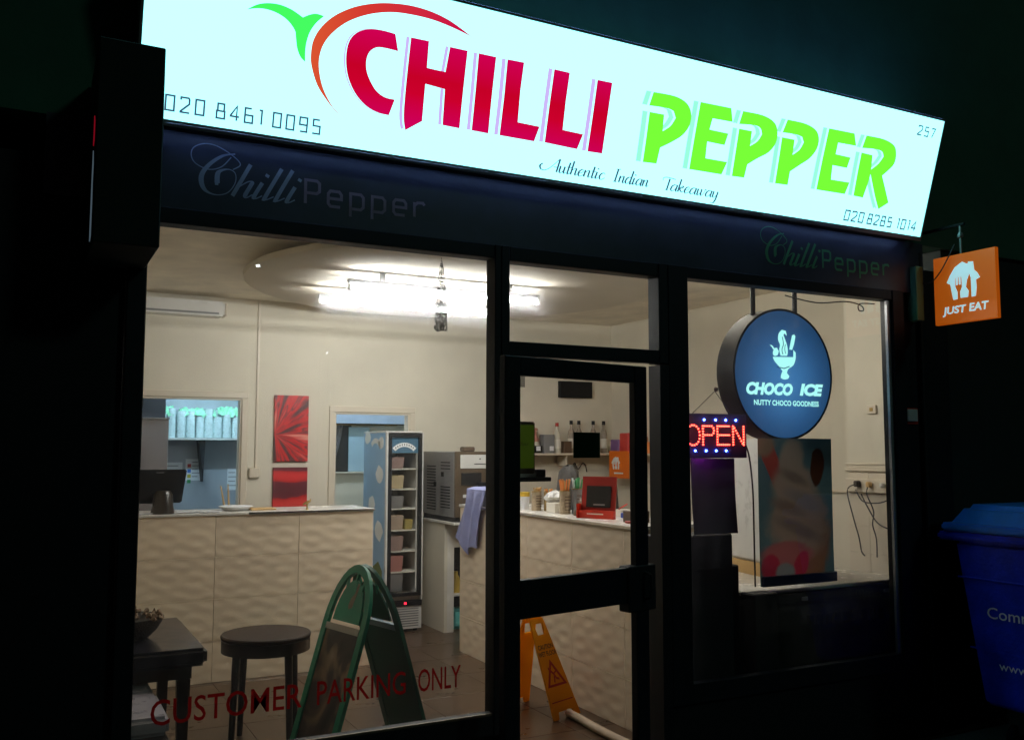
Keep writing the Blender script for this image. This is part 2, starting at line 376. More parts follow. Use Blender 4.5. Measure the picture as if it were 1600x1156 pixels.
SCR = {'a': (.8, [BOWL, [(.58, 1), (.55, .15), (.65, 0), (.8, .22)]]), 'c': (.6, [[(.5, .8), (.35, 1), (.1, .8), (0, .4), (.1, .05), (.3, 0), (.55, .3)]]),
 'e': (.6, [[(.04, .42), (.3, .5), (.42, .8), (.3, 1), (.08, .75), (0, .35), (.12, 0), (.3, .02), (.56, .3)]]), 'n': (.72, [[(0, 1), (0, 0)], NN]),
 'u': (.72, [[(0, 1), (0, .2), (.1, 0), (.25, .1), (.42, .6)], [(.42, 1), (.42, .15), (.52, 0), (.66, .22)]]),
 't': (.42, [[(.1, 1.7), (.08, .2), (.16, 0), (.35, .22)], [(-.1, 1), (.35, 1)]]), 'h': (.72, [[(0, 2), (0, 0)], NN]),
 'i': (.4, [[(.05, 1), (.03, .15), (.12, 0), (.3, .22)], [(.08, 1.55), (.08, 1.38)]]), 'I': (.6, [[(.15, 1.9), (.15, 0)], [(-.05, 1.88), (.4, 1.95)], [(-.05, 0), (.35, 0)]]),
 'd': (.84, [BOWL, [(.58, 2), (.55, .15), (.65, 0), (.8, .22)]]), 'T': (.75, [[(.35, 1.8), (.35, 0)], [(-.3, 1.4), (-.35, 1.75), (.05, 1.95), (.95, 1.82)], [(.2, 0), (.5, 0)]]),
 'k': (.68, [[(0, 2), (0, 0)], [(0, .4), (.3, .98), (.42, .8), (.1, .5)], [(.1, .5), (.38, .05), (.6, .22)]]),
 'w': (.95, [[(0, 1), (.02, .15), (.15, 0), (.35, .5), (.38, 1)], [(.38, 1), (.4, .15), (.52, 0), (.72, .5), (.75, 1), (.9, .9)]]),
 'y': (.65, [[(0, 1), (0, .3), (.1, .05), (.25, .1), (.42, .6)], [(.45, 1), (.42, -.3), (.25, -.9), (-.05, -.8)]]),
 'A': (.75, [[(-1.0, .95), (-1.2, .6), (-1.0, .1), (-.55, .1), (-.1, .7), (.45, 1.9)], [(.5, 1.95), (.5, 0)], [(.1, .7), (.5, .7)]]), 'l': (.42, [[(.05, 2), (.03, .2), (.1, 0), (.32, .25)]])}
def script(mb, s, x0, x1, z0, xh, slant, thick, thin, O, U, V, off, space=.75, kx=.62):
    tot = sum(SCR[c][0] if c != ' ' else space for c in s); k = (x1-x0)/tot; x = 0
    wd = lambda d: thin+(thick-thin)*max(0., -d.y)**1.5
    for c in s:
        if c == ' ': x += space; continue
        for st in SCR[c][1]:
            st = [st[0], tuple((st[0][q]+st[-1][q])/2 for q in (0, 1)), st[-1]] if len(st) == 2 else st
            mb.rib([(x0+(x+a)*k+slant*b*xh, z0+b*xh) for a, b in smooth_path(st, 5)], wd, O, U, V, off)
        x += SCR[c][0]
def font(mb, s, x0, x1, z0, h, O, U, V, off, th=.001, shear=0., bold=0., spacing=1.):
    """built-in sans lettering fitted to a box on a plane (h = cap height)"""
    cu = bpy.data.curves.new('lettering', 'FONT'); cu.body = s; cu.shear = shear; cu.offset = bold; cu.space_character = spacing; cu.resolution_u = 3
    o = bpy.data.objects.new('lettering', cu); COL.objects.link(o); dg = bpy.context.evaluated_depsgraph_get(); me = o.evaluated_get(dg).to_mesh()
    xs = [v.co.x for v in me.vertices]
    if not xs: return
    a, b = min(xs), max(xs); cap = .7
    O, U, V = Vector(O), Vector(U), Vector(V); N = U.cross(V).normalized()
    vv = [mb.b.verts.new(O+U*(x0+(v.co.x-a)/(b-a)*(x1-x0))+V*(z0+v.co.y/cap*h)+N*(off+th)) for v in me.vertices]
    for p in me.polygons:
        try: mb.b.faces.new([vv[i] for i in p.vertices])
        except ValueError: pass
    o.evaluated_get(dg).to_mesh_clear(); bpy.data.objects.remove(o); bpy.data.curves.remove(cu)

X3, Y3, Z3 = Vector((1, 0, 0)), Vector((0, 1, 0)), Vector((0, 0, 1))
# ================================================================== SETTING
RX, BY, CZ = 5.95, 4.9, 3.16
struct('road', bx(-30, 40, -30, -5.6, -.2, -.13), 'asphalt')
struct('pavement', bx(-30, 40, -5.45, -.02, -.2, -.02), 'concrete')
struct('kerb', bx(-30, 40, -5.6, -5.45, -.2, -.02, bev=.015), 'kerb')
fl = struct('floor', bx(.1, 6.1, -.02, BY, -.12, -.006), 'grout')
tm = bx(0, .598, 0, .598, -.008, 0, bev=.002).mesh('floor_tile'); tm.materials.append(M['floor'])
for i in range(10):
    for j in range(9):
        t = bpy.data.objects.new('tile', tm); COL.objects.link(t); t.parent = fl
        t.location = Vector((.11+i*.6, -.0+j*.545, .001)) - fl.location; t.scale = (1, .905, 1)
struct('ceiling', bx(.1, 6.1, .1, BY, CZ, CZ+.1), 'ceil')
struct('wall_left', bx(.1, .2, .1, BY, 0, CZ), 'wall')
struct('wall_right', bx(RX, RX+.1, .1, BY, 0, CZ), 'wall')
b = MB()
for a in ((.1, .32, 0, CZ), (.32, 1.787, 0, 1.1), (.32, 1.787, 2.216, CZ), (1.787, 2.69, 0, CZ), (2.69, 3.473, 2.105, CZ), (3.473, 6.05, 0, CZ)):
    b.box(a[0], a[1], BY, BY+.1, a[2], a[3])
struct('wall_back', b, 'wall')
# front wall: pillars, riser and the wall over the shop
b = MB(); b.box(-.35, .33, -.0, .3, -.02, 2.9); b.box(4.835, 5.3, 0, .055, -.02, 2.9)
pl = struct('shopfront_pillars', b, 'black')
b = MB(); b.box(.33, 2.0, .002, .1, -.02, .42); b.box(3.01, 4.835, .002, .1, -.02, .42)
struct('stall_riser', b, 'blackm')
fas = obj('fascia_panel', bx(.02, 5.05, -.03, .1, 2.735, 3.06), 'fascia')
tag(fas, 'dark navy fascia board under the bright sign, printed with the shop name twice', 'fascia')
wl = struct('upper_wall', bx(-8, 16, .0, .3, 3.061, 8), 'brick')
struct('neighbour_wall_left', bx(-8, -.351, .03, .3, -.02, 3.06), 'nwall')
struct('neighbour_wall_right', bx(5.301, 16, .03, .3, -.02, 3.06), 'nwall')
# rooms behind
b = MB(); b.box(.1, 2.35, 6.28, 6.35, 0, CZ); b.box(2.25, 2.35, 5.0, 6.28, 0, CZ); b.box(.02, .1, 5.0, 6.35, 0, CZ)
struct('kitchen_wall', b, 'ktsteel')
struct('kitchen_ceiling', bx(.02, 2.35, 5.0, 6.35, CZ, CZ+.1), 'ceil')
b = MB(); b.box(2.36, 5.0, 6.6, 6.7, 0, 2.03); b.box(4.9, 5.0, 5.0, 6.6, 0, CZ); b.box(2.352, 2.45, 5.0, 6.6, 0, CZ)
struct('back_room_wall', b, 'wall')
struct('back_room_header', bx(2.451, 4.899, 6.45, 6.7, 2.04, CZ), 'brblue')
struct('back_room_ceiling', bx(2.36, 5, 5.0, 6.7, CZ, CZ+.1), 'brblue')
struct('back_floor', bx(.0, 5, 4.901, 6.7, -.12, 0), 'grout')

# ================================================================== SHOPFRONT
def frame_window(name, label, x0, x1, z0, z1, f, g='glass'):
    t = thing(name, label, 'window', ((x0+x1)/2, 0, z0), 0)
    l, r, bt, tp = f
    obj('frame', bx(x0-l, x0, -.05, .05, z0-bt, z1+tp, bev=.004), 'black', t)
    obj('frame', bx(x1, x1+r, -.05, .05, z0-bt, z1+tp, bev=.004), 'black', t)
    obj('frame', bx(x0, x1, -.045, .045, z1, z1+tp, bev=.004), 'black', t)
    obj('frame', bx(x0, x1, -.045, .008, z0-bt, z0, bev=.002), 'black', t)
    p = MB(); p.add([(x0-.001, 0, z0-.001), (x1+.001, 0, z0-.001), (x1+.001, 0, z1+.001), (x0-.001, 0, z1+.001)], [(0, 1, 2, 3)])
    obj('pane', p, g, t)
    return t
lw = frame_window('shop_window', 'wide left shop window with red parking lettering across its foot', .407, 1.975, .525, 2.668, (.074, .034, .1, .066))
obj('sill_strip', bx(.42, 1.96, -.058, -.0455, .519, .530), 'bronze', lw)
# dribble of old glue on the pane
tw = frame_window('transom_window', 'small window over the shop door', 2.057, 2.947, 2.268, 2.662, (.047, .06, .07, .072))
rw = frame_window('shop_window', 'right shop window with the round ice cream sign and LED sign behind it', 3.142, 4.735, .525, 2.672, (.134, .10, .1, .062))
obj('trim', bx(4.705, 4.7345, -.03, -.012, .526, 2.668), 'steel', rw)
b = MB(); b.box(2.01, 2.055, -.05, .05, -.02, 2.19); b.box(2.948, 3.007, -.05, .05, -.02, 2.19)
dfm = obj('door_frame', b, 'black'); tag(dfm, 'black metal posts either side of the shop door', 'door frame')
b = MB(); wob = [(-.018, 0), (-.03, -.15), (-.034, -.28), (-.03, -.42), (.012, -.44), (.034, -.4), (.028, -.3), (.018, -.15), (.004, 0), (-.004, .06)]
b.poly([[(1.713+x, z) for x, z in [(0, 2.655), (-.010, 2.60), (-.019, 2.54), (-.020, 2.49), (-.026, 2.46), (-.028, 2.40), (-.036, 2.31), (-.018, 2.295), (.004, 2.302), (.034, 2.30), (.030, 2.42), (.020, 2.47), (.024, 2.53), (.012, 2.60)]]], (0, -.002, 0), X3, Z3, .001)
m = bpy.data.materials.new('dried_drip'); m.use_nodes = True; t_ = m.node_tree; bs = t_.nodes['Principled BSDF']; bs.inputs['Base Color'].default_value = (.10, .09, .075, 1); bs.inputs['Roughness'].default_value = .8
tc = t_.nodes.new('ShaderNodeTexCoord'); mp = t_.nodes.new('ShaderNodeMapping'); mp.inputs['Scale'].default_value = (120, 120, 60); nz = t_.nodes.new('ShaderNodeTexNoise'); nz.inputs['Scale'].default_value = 1.6; nz.inputs['Detail'].default_value = 5
mr = t_.nodes.new('ShaderNodeMapRange'); mr.inputs['From Min'].default_value = .40; mr.inputs['From Max'].default_value = .58; mr.inputs['To Max'].default_value = .85
t_.links.new(tc.outputs['Object'], mp.inputs[0]); t_.links.new(mp.outputs[0], nz.inputs['Vector']); t_.links.new(nz.outputs[0], mr.inputs[0]); t_.links.new(mr.outputs[0], bs.inputs['Alpha'])
obj('dried_drip', b, m, lw)
b = MB()
for wd_, a, c in (('CUSTOMER', .480, 1.085), ('PARKING', 1.150, 1.555), ('ONLY', 1.615, 1.826)):
    b = MB(); font(b, wd_, a, c, .655, .100, (0, -.003, 0), X3, Z3, 0, .0005, bold=.005); obj('lettering', b, 'vinylred', lw, label='dark red word %s' % wd_)

# the door: hung on the left, standing a little off its frame; u runs along the leaf
D = thing('shop_door', 'black framed glass shop door standing slightly open', 'door', (1.904, -.267, 0), R(12))
DW = .945
obj('door_stile', bx(0, .092, -.022, .022, .0, 2.172, bev=.004), 'black', D, local=True)
obj('door_stile', bx(.853, DW, -.022, .022, .0, 2.172, bev=.004), 'black', D, local=True)
obj('top_rail', bx(.0925, .8525, -.02, .02, 2.084, 2.172, bev=.003), 'black', D, local=True)
obj('middle_rail', bx(.0925, .8525, -.02, .02, .985, 1.158, bev=.003), 'black', D, local=True)
obj('bottom_rail', bx(.0925, .8525, -.02, .02, .0, .16, bev=.003), 'black', D, local=True)
for z0, z1 in ((1.157, 2.085), (.159, .986)):
    p = MB(); p.add([(.091, 0, z0), (.854, 0, z0), (.854, 0, z1), (.091, 0, z1)], [(0, 1, 2, 3)]); obj('pane', p, 'glassc', D, local=True)
obj('lock_case', bx(.785, .985, -.035, .04, .94, 1.165, bev=.006), 'blackm', D, local=True)
obj('handle', MB().tube([(.90, -.035, 1.0), (.90, -.075, 1.01), (.90, -.08, 1.06), (.90, -.075, 1.12), (.90, -.035, 1.13)], .008), 'blackm', D, local=True)
# stickers and devices seen at the door glass
b = MB()
for k in range(6):
    b.box(.094+k*.008, .097+k*.008, .004, .006, 2.033, 2.082); b.box(.093, .142, .0065, .0085, 2.034+k*.009, 2.037+k*.009)
obj('mesh_sticker', b, 'grey', D, local=True)
dk = obj('square_sticker', bx(.446, .625, .003, .006, 1.705, 1.829), mat('dark_green_sticker', (.012, .035, .014), .25), D, local=True)
# green tablet on its stand just inside the door
T = thing('tablet', 'upright tablet with a green screen behind the left of the door glass', 'tablet', (2.2, .09, 1.59))
obj('case', bx(2.135, 2.268, .08, .092, 1.625, 1.884, bev=.008, seg=2), 'brown', T)
obj('screen', bx(2.136, 2.258, .0765, .0795, 1.652, 1.868), mat('olive_screen', (.03, .055, .006), .3, emit=(.14, .24, .012), es=.10), T)
b = MB(); font(b, 'Uber', 2.168, 2.228, 1.765, .018, (0, .0762, 0), X3, Z3, 0, .0004); obj('lettering', b, 'blackink', T)
obj('shelf_strip', bx(2.136, 2.27, .078, .10, 1.607, 1.6245), 'white2', T); obj('stand', bx(2.136, 2.36, .078, .12, 1.585, 1.6065, bev=.003), 'blackm', T)
obj('holder', bx(2.275, 2.335, .09, .13, 1.607, 1.645, bev=.004), 'blackm', T)

# ------------------------------------------------------------------ the tilted light box sign
SO = Vector((0, -.15, 3.06)); SU = X3.copy(); SV = Vector((0, -.28864, .95744)).normalized(); SN = SU.cross(SV)
LS = thing('lightbox_sign', 'long tilted light box sign with red and green shop name over the shopfront', 'sign', (2.6, -.1, 3.06))
def sp(a, b_, n): return SO+SU*a+SV*b_+SN*n
def sbox(a0, a1, b0, b1, n0, n1):
    m_ = MB(); m_.add([sp(a, b_, n) for a in (a0, a1) for b_ in (b0, b1) for n in (n0, n1)], [(0, 1, 3, 2), (4, 6, 7, 5), (0, 4, 5, 1), (2, 3, 7, 6), (0, 2, 6, 4), (1, 5, 7, 3)]); return m_
obj('face', sbox(.338, 4.878, .004, .706, -.012, 0), E_FACE, LS)
b = sbox(.326, .3375, -.008, .718, -.14, .003)
for a in ((4.8785, 4.89, -.008, .718), (.338, 4.878, -.008, .0035), (.338, 4.878, .7065, .718)):
    q = sbox(*a, -.14, .003); me = q.mesh('t'); b.b.from_mesh(me); bpy.data.meshes.remove(me)
obj('surround', b, 'alloy', LS)
obj('added_glow_strip', sbox(.34, 4.876, .7185, .723, -.11, -.02), E_WALLGLOW, LS)  # strip added to throw a blue halo on the wall above
obj('added_glow_strip', sbox(.40, 4.876, -.0135, -.0085, -.095, -.045), E_FASCIAGLOW, LS)  # hidden strip added to brighten the fascia below
obj('lower_lip', sbox(.326, 4.89, -.022, -.0085, -.006, .003), 'alloy', LS)  # lip added to keep the strip behind it out of sight
b = MB(); b.add([(.33, -.1, 3.0605), (.33, -.001, 3.0605), (.33, -.001, 3.72), (.33, -.24, 3.72), (4.885, -.1, 3.0605), (4.885, -.001, 3.0605), (4.885, -.001, 3.72), (4.885, -.24, 3.72)],
    [(0, 1, 2, 3), (4, 7, 6, 5), (0, 4, 5, 1), (1, 5, 6, 2), (2, 6, 7, 3), (0, 3, 7, 4)])
obj('casing', b, 'blackm', LS)
G = {
'leaf':[(0.726,0.484),(0.761,0.509),(0.802,0.524),(0.852,0.529),(0.903,0.52),(0.952,0.499),(0.98,0.516),(1.008,0.525),(1.039,0.522),(1.008,0.487),(0.986,0.446),(0.976,0.401),(0.975,0.363),(0.978,0.326),(0.957,0.342),(0.94,0.375),(0.931,0.416),(0.924,0.442),(0.894,0.473),(0.855,0.492),(0.811,0.5),(0.768,0.497)],
'arc':[(1.179,0.117),(1.128,0.148),(1.084,0.188),(1.039,0.241),(1.009,0.308),(1.0,0.356),(1.005,0.419),(1.035,0.48),(1.088,0.537),(1.163,0.585),(1.248,0.618),(1.335,0.637),(1.426,0.645),(1.52,0.639),(1.611,0.618),(1.718,0.574),(1.629,0.593),(1.531,0.607),(1.437,0.609),(1.346,0.602),(1.265,0.582),(1.194,0.552),(1.131,0.512),(1.077,0.457),(1.046,0.402),(1.036,0.344),(1.044,0.289),(1.066,0.23),(1.105,0.173),(1.142,0.141)],
'C':[(1.358,0.514),(1.379,0.445),(1.322,0.447),(1.281,0.442),(1.252,0.419),(1.241,0.382),(1.247,0.338),(1.269,0.297),(1.301,0.261),(1.342,0.242),(1.388,0.24),(1.368,0.169),(1.318,0.172),(1.26,0.192),(1.207,0.235),(1.17,0.293),(1.153,0.353),(1.151,0.415),(1.166,0.462),(1.2,0.495),(1.246,0.512),(1.3,0.517)],
'H':[(1.431,0.514),(1.516,0.515),(1.521,0.401),(1.611,0.399),(1.619,0.51),(1.706,0.51),(1.708,0.341),(1.712,0.166),(1.627,0.168),(1.618,0.325),(1.522,0.332),(1.527,0.169),(1.452,0.117),(1.437,0.182),(1.432,0.326)],
'I':[(1.762,0.51),(1.851,0.51),(1.854,0.341),(1.86,0.166),(1.774,0.167),(1.769,0.344)],
'L':[(1.91,0.511),(1.997,0.513),(1.997,0.386),(2.005,0.241),(2.124,0.239),(2.105,0.167),(1.919,0.167),(1.917,0.338)],
'L2':[(2.161,0.513),(2.247,0.512),(2.247,0.38),(2.252,0.244),(2.369,0.241),(2.347,0.166),(2.163,0.171),(2.161,0.351)],
'I2':[(2.406,0.508),(2.492,0.509),(2.493,0.341),(2.494,0.166),(2.408,0.164),(2.408,0.349)],
'P':[(2.742,0.508),(2.873,0.511),(2.954,0.49),(2.993,0.446),(2.996,0.385),(2.962,0.329),(2.9,0.284),(2.835,0.246),(2.828,0.164),(2.743,0.16),(2.741,0.286),(2.737,0.409),(2.827,0.411),(2.834,0.328),(2.878,0.362),(2.902,0.406),(2.882,0.438),(2.836,0.445),(2.728,0.44)],
'E':[(3.042,0.51),(3.247,0.513),(3.271,0.445),(3.136,0.442),(3.128,0.383),(3.256,0.382),(3.244,0.32),(3.126,0.321),(3.133,0.235),(3.281,0.236),(3.257,0.167),(3.04,0.165),(3.04,0.331)],
'P2':[(3.329,0.511),(3.465,0.512),(3.554,0.489),(3.59,0.441),(3.59,0.381),(3.552,0.327),(3.483,0.285),(3.42,0.243),(3.414,0.171),(3.329,0.168),(3.326,0.289),(3.323,0.418),(3.412,0.419),(3.416,0.34),(3.462,0.373),(3.485,0.414),(3.467,0.443),(3.423,0.452),(3.317,0.442)],
'P3':[(3.646,0.518),(3.779,0.517),(3.865,0.494),(3.898,0.449),(3.894,0.393),(3.855,0.338),(3.797,0.296),(3.73,0.248),(3.731,0.173),(3.638,0.17),(3.634,0.301),(3.629,0.42),(3.721,0.421),(3.726,0.338),(3.77,0.373),(3.791,0.417),(3.772,0.444),(3.721,0.45),(3.626,0.446)],
'E2':[(3.959,0.52),(4.159,0.523),(4.19,0.457),(4.047,0.454),(4.045,0.389),(4.164,0.387),(4.152,0.326),(4.037,0.326),(4.046,0.245),(4.194,0.248),(4.175,0.179),(3.95,0.176),(3.953,0.357)],
'R':[(4.256,0.526),(4.397,0.527),(4.493,0.504),(4.524,0.456),(4.523,0.403),(4.487,0.36),(4.444,0.321),(4.495,0.245),(4.541,0.174),(4.469,0.127),(4.418,0.2),(4.347,0.32),(4.343,0.273),(4.324,0.177),(4.246,0.179),(4.243,0.306),(4.243,0.427),(4.334,0.425),(4.345,0.343),(4.395,0.385),(4.425,0.43),(4.405,0.456),(4.348,0.462),(4.24,0.453)],
}
for k, pts in G.items():
    p = smooth_closed(pts) if k not in ('I', 'I2', 'L', 'L2', 'E', 'E2') else pts
    if k == 'leaf': obj('pepper_stalk', MB().poly([p], SO, SU, SV, .003, .0005), E_LEAF, LS); continue
    if k == 'arc': obj('pepper_outline', MB().poly([p], SO, SU, SV, .003, .0005), E_ARC, LS); continue
    red = k in ('C', 'H', 'I', 'L', 'L2', 'I2')
    d = {'C': .008, 'H': .018, 'I': .021, 'L': .024, 'L2': .026, 'I2': .027}.get(k, .036)
    lt = obj('letter', MB().poly([p], SO, SU, SV, .0012, .0040), E_RED if red else E_GRN, LS)
    sh = MB(); sh.poly([[(a-d*.35, c) for a, c in p]], SO, SU, SV, .0008, .0028)
    obj('letter_outline', sh, E_FACE, LS)
    sh = MB(); sh.poly([[(a-d*.55, c) for a, c in p]], SO, SU, SV, .0008, .0002); sh.poly([[(a-d*1.15, c) for a, c in p]], SO, SU, SV, .0008, .0014)
    obj('letter_shadow', sh, E_LILAC if red else E_MINT, LS)
def words(nm, fn, L, *a, **k):
    for s_, x0_, x1_ in L:
        q = MB(); fn(q, s_, x0_, x1_, *a, **k); obj(nm, q, E_INK, LS)
words('phone_digits', tech, [('020', .440, .588), ('8461', .638, .823), ('0095', .868, 1.068)], .040, .058, .0075, SO, SU, SV, .001, gap=.42)
words('phone_digits', tech, [('020', 4.209, 4.361), ('8285', 4.400, 4.601), ('1014', 4.650, 4.817)], .034, .056, .0085, SO, SU, SV, .001, gap=.36, slant=.08)
words('street_number', tech, [('257', 4.668, 4.812)], .597, .052, .0075, SO, SU, SV, .001, gap=.42, slant=.05)
words('tagline_word', script, [('Authentic', 2.222, 2.532), ('Indian', 2.586, 2.802), ('Takeaway', 2.898, 3.262)], .041, .033, .20, .0105, .0034, SO, SU, SV, .001)

# fascia lettering, twice
def fascia_text(dx, m1, m2, lab):
    O = (dx, -.03, 0); b = MB()
    wd = lambda d: .004+.017*max(0., -d.y)**1.3
    b.rib(smooth_path([(.735,2.93),(0.765, 2.956), (0.732, 2.99), (0.666, 3.022), (0.613, 3.024), (0.572, 3.001), (0.564, 2.965), (0.584, 2.934), (0.636, 2.917), (0.687, 2.935), (0.726, 2.982)]), .0045, O, X3, Z3, .001)
    b.rib(smooth_path([(0.742, 2.998), (0.693, 2.984), (0.641, 2.942), (0.61, 2.896), (0.608, 2.855), (0.628, 2.823), (0.671, 2.812), (0.716, 2.828), (0.745, 2.873), (0.744, 2.915), (0.714, 2.928), (0.675, 2.909), (0.671, 2.863)]), wd, O, X3, Z3, .0015)
    b.rib([(.662, 2.861), (.676, 2.861)], .014, O, X3, Z3, .002)
    script(b, 'hilli', .735, 1.005, 2.816, .073, .5, .019, .005, O, X3, Z3, .001)
    obj('script_lettering', b, m1, fas, label=lab)
    b = MB(); tech(b, 'Pepper', 1.048, 1.612, 2.824, .105, .0135, O, X3, Z3, .001, gap=.42); obj('block_lettering', b, m2, fas)
fascia_text(0, 'silv', 'silv2', 'silver grey script lettering at the left of the board')
fascia_text(3.12, 'grnv', 'grnv', 'green script lettering at the right of the board')

# shutter box at the left and little things on the front
B_ = thing('projecting_box_sign', 'black box sign sticking out from the wall left of the bright sign', 'box sign', (.28, -.25, 2.47))
obj('case', bx(.176, .398, -.5, -.02, 2.468, 3.21, bev=.004), 'nwall', B_)
b = MB(); b.poly([[(.38, 2.49), (.425, 2.50), (.43, 2.62), (.415, 2.70), (.43, 2.76), (.40, 2.82), (.385, 2.70)]], (.1755, 0, 0), -Y3, Z3, .003); obj('side_panel', b, mat('street_glint_panel', (.6, .65, .7), .3, emit=(.45, .65, .8), es=.12), B_)  # pale patch with a faint glow for street light reflected here
b = MB()
b.poly([[(.39, 2.84), (.425, 2.85), (.43, 2.92), (.40, 2.95)]], (.1755, 0, 0), -Y3, Z3, .003)
obj('red_print', b, mat('street_glint_print', (.7, .02, .03), .3, emit=(.8, .01, .04), es=.2), B_)  # red print also glows faintly for the street reflection
obj('wall_arm', bx(.26, .31, -.0195, .0, 2.7, 3.0), 'blackm', B_)
J = thing('projecting_sign', 'square orange hanging sign with a white house and JUST EAT', 'sign', (5.0, -.35, 2.51))
obj('panel', bx(5.0, 5.03, -.565, -.143, 2.515, 2.936, bev=.003), mat('lit_orange_panel', (.75, .17, .012), .4, emit=(.75, .13, .004), es=.36), J)
HO = (5.0, 0, 0); HU, HV = -Y3, Z3
mwh = mat('lit_white_vinyl', (.75, .8, .8), .5, emit=(.50, .85, .92), es=.62)
outer = [(0.236, 2.769), (0.26, 2.811), (0.296, 2.858), (0.347, 2.884), (0.383, 2.863), (0.388, 2.877), (0.42, 2.873), (0.426, 2.82), (0.445, 2.802), (0.462, 2.771), (0.435, 2.761), (0.437, 2.715), (0.43, 2.663), (0.402, 2.661), (0.402, 2.72), (0.401, 2.779), (0.393, 2.807), (0.375, 2.769), (0.366, 2.726), (0.384, 2.701), (0.378, 2.664), (0.328, 2.664), (0.326, 2.702), (0.34, 2.73), (0.339, 2.794), (0.332, 2.795), (0.331, 2.746), (0.32, 2.748), (0.32, 2.795), (0.314, 2.796), (0.311, 2.746), (0.301, 2.747), (0.299, 2.793), (0.294, 2.794), (0.294, 2.737), (0.308, 2.705), (0.307, 2.66), (0.278, 2.659), (0.268, 2.711), (0.261, 2.756)]
obj('house_emblem', MB().poly([outer], HO, HU, HV, .002, .0005), mwh, J)
b = MB(); font(b, 'JUST', .200, .364, 2.577, .043, HO, HU, HV, .001, shear=.12, bold=.03); obj('lettering', b, mwh, J); b = MB(); font(b, 'EAT', .382, .512, 2.577, .046, HO, HU, HV, .001, shear=.12, bold=.03)
obj('lettering', b, mwh, J)
obj('hanger', MB().tube([(5.015, -.33, 2.937), (5.015, -.33, 3.04), (5.015, -.33, 3.12)], .007), 'steel', J)
obj('hanger_knob', MB().lathe([(.0, 0), (.016, .004), (.018, .02), (.01, .035), (0, .038)], (5.015, -.33, 3.035), 12), 'steel', J)
obj('arm', MB().tube([(5.015, .0, 3.118), (5.015, -.36, 3.118)], .010), 'blackm', J)
obj('cable', MB().tube(smooth_path([(4.99, -.02, 2.80), (4.985, -.13, 2.79), (4.985, -.20, 2.84), (4.985, -.26, 2.92), (5.0, -.30, 3.0)]), .004), 'cable', J)
c = obj('green_sign', bx(4.925, 4.99, -.075, -.001, 2.555, 2.90, bev=.003), mat('pale_green_panel', (.16, .38, .18), .5)); tag(c, 'narrow pale green panel on the wall behind the orange hanging sign', 'sign')
c = obj('conduit', MB().tube([(5.02, -.02, .2), (5.02, -.02, 2.5), (5.02, -.02, 3.0)], .014), 'blackm'); tag(c, 'thin dark pipe down the wall below the orange sign', 'pipe')
c = obj('sign_cable', MB().tube(smooth_path([(5.0, -.012, 3.12), (5.06, -.012, 3.35), (5.02, -.012, 3.6), (5.05, -.012, 3.95)]), .005), 'alloy'); tag(c, 'thin cable hanging up the wall above the orange sign', 'cable')
A_ = thing('alarm_box', 'tiny red and white box on the black pillar under the hanging signs', 'alarm box', (4.92, -.02, 1.905))
obj('back_plate', bx(4.862, 4.978, -.012, -.001, 1.905, 2.006, bev=.002), 'redlit', A_)
obj('cover', bx(4.862, 4.955, -.03, -.0125, 1.922, 1.998, bev=.004), 'white2', A_)

# blue wheeled bin
BN = thing('wheeled_bin', 'big blue wheeled waste bin with pale lettering at the right edge', 'bin', (5.6, -.7, 0))
def frus(x0, x1, y0, y1, z0, X0, X1, Y0, Y1, z1, bev=.02):
    m_ = MB(); v = m_.add([(x0, y0, z0), (x1, y0, z0), (x1, y1, z0), (x0, y1, z0), (X0, Y0, z1), (X1, Y0, z1), (X1, Y1, z1), (X0, Y1, z1)], [(0, 3, 2, 1), (4, 5, 6, 7), (0, 1, 5, 4), (1, 2, 6, 5), (2, 3, 7, 6), (3, 0, 4, 7)])
    bmesh.ops.bevel(m_.b, geom=list({e for q in v for e in q.link_edges}), offset=bev, segments=2, affect='EDGES'); return m_
obj('body', frus(5.12, 6.0, -1.05, -.29, .24, 5.1, 6.1, -1.22, -.14, 1.19), 'binblue', BN)
obj('rim', bx(5.06, 6.14, -1.28, -.045, 1.192, 1.245, bev=.015, seg=2), 'binblue', BN)
for z, yy in ((.975, -.16), (.565, -.225)):
    obj('rib', bx(5.092-(.975-z)*-.02, 5.10, -1.1, yy, z-.006, z+.006, bev=.003), 'binblue', BN)
lid = frus(5.07, 6.13, -1.25, -.085, 1.262, 5.13, 6.07, -1.2, -.20, 1.415, .035)
obj('lid', lid, 'binlid', BN); obj('lid_lip', bx(5.05, 6.15, -1.29, -.085, 1.25, 1.30, bev=.012, seg=2), 'binlid', BN)
b = MB(); font(b, 'Comm', .35, .635, .755, .065, (5.108, 0, 0), HU, HV, .012, bold=.006); font(b, 'www.', .41, .60, .465, .05, (5.112, 0, 0), HU, HV, .012)
obj('lettering', b, 'bintext', BN)
for x in (5.25, 5.95):
    for y in (-.4, -.95):
        wh = obj('wheel', MB().lathe([(.0, -.025), (.07, -.025), (.08, -.015), (.08, .015), (.07, .025), (0, .025)], (x, y, .06), 16, axis='y'), 'blackm', BN, smooth=True)
        obj('caster_fork', bx(x-.02, x+.02, y-.035, y+.035, .08, .25), 'alloy', wh)

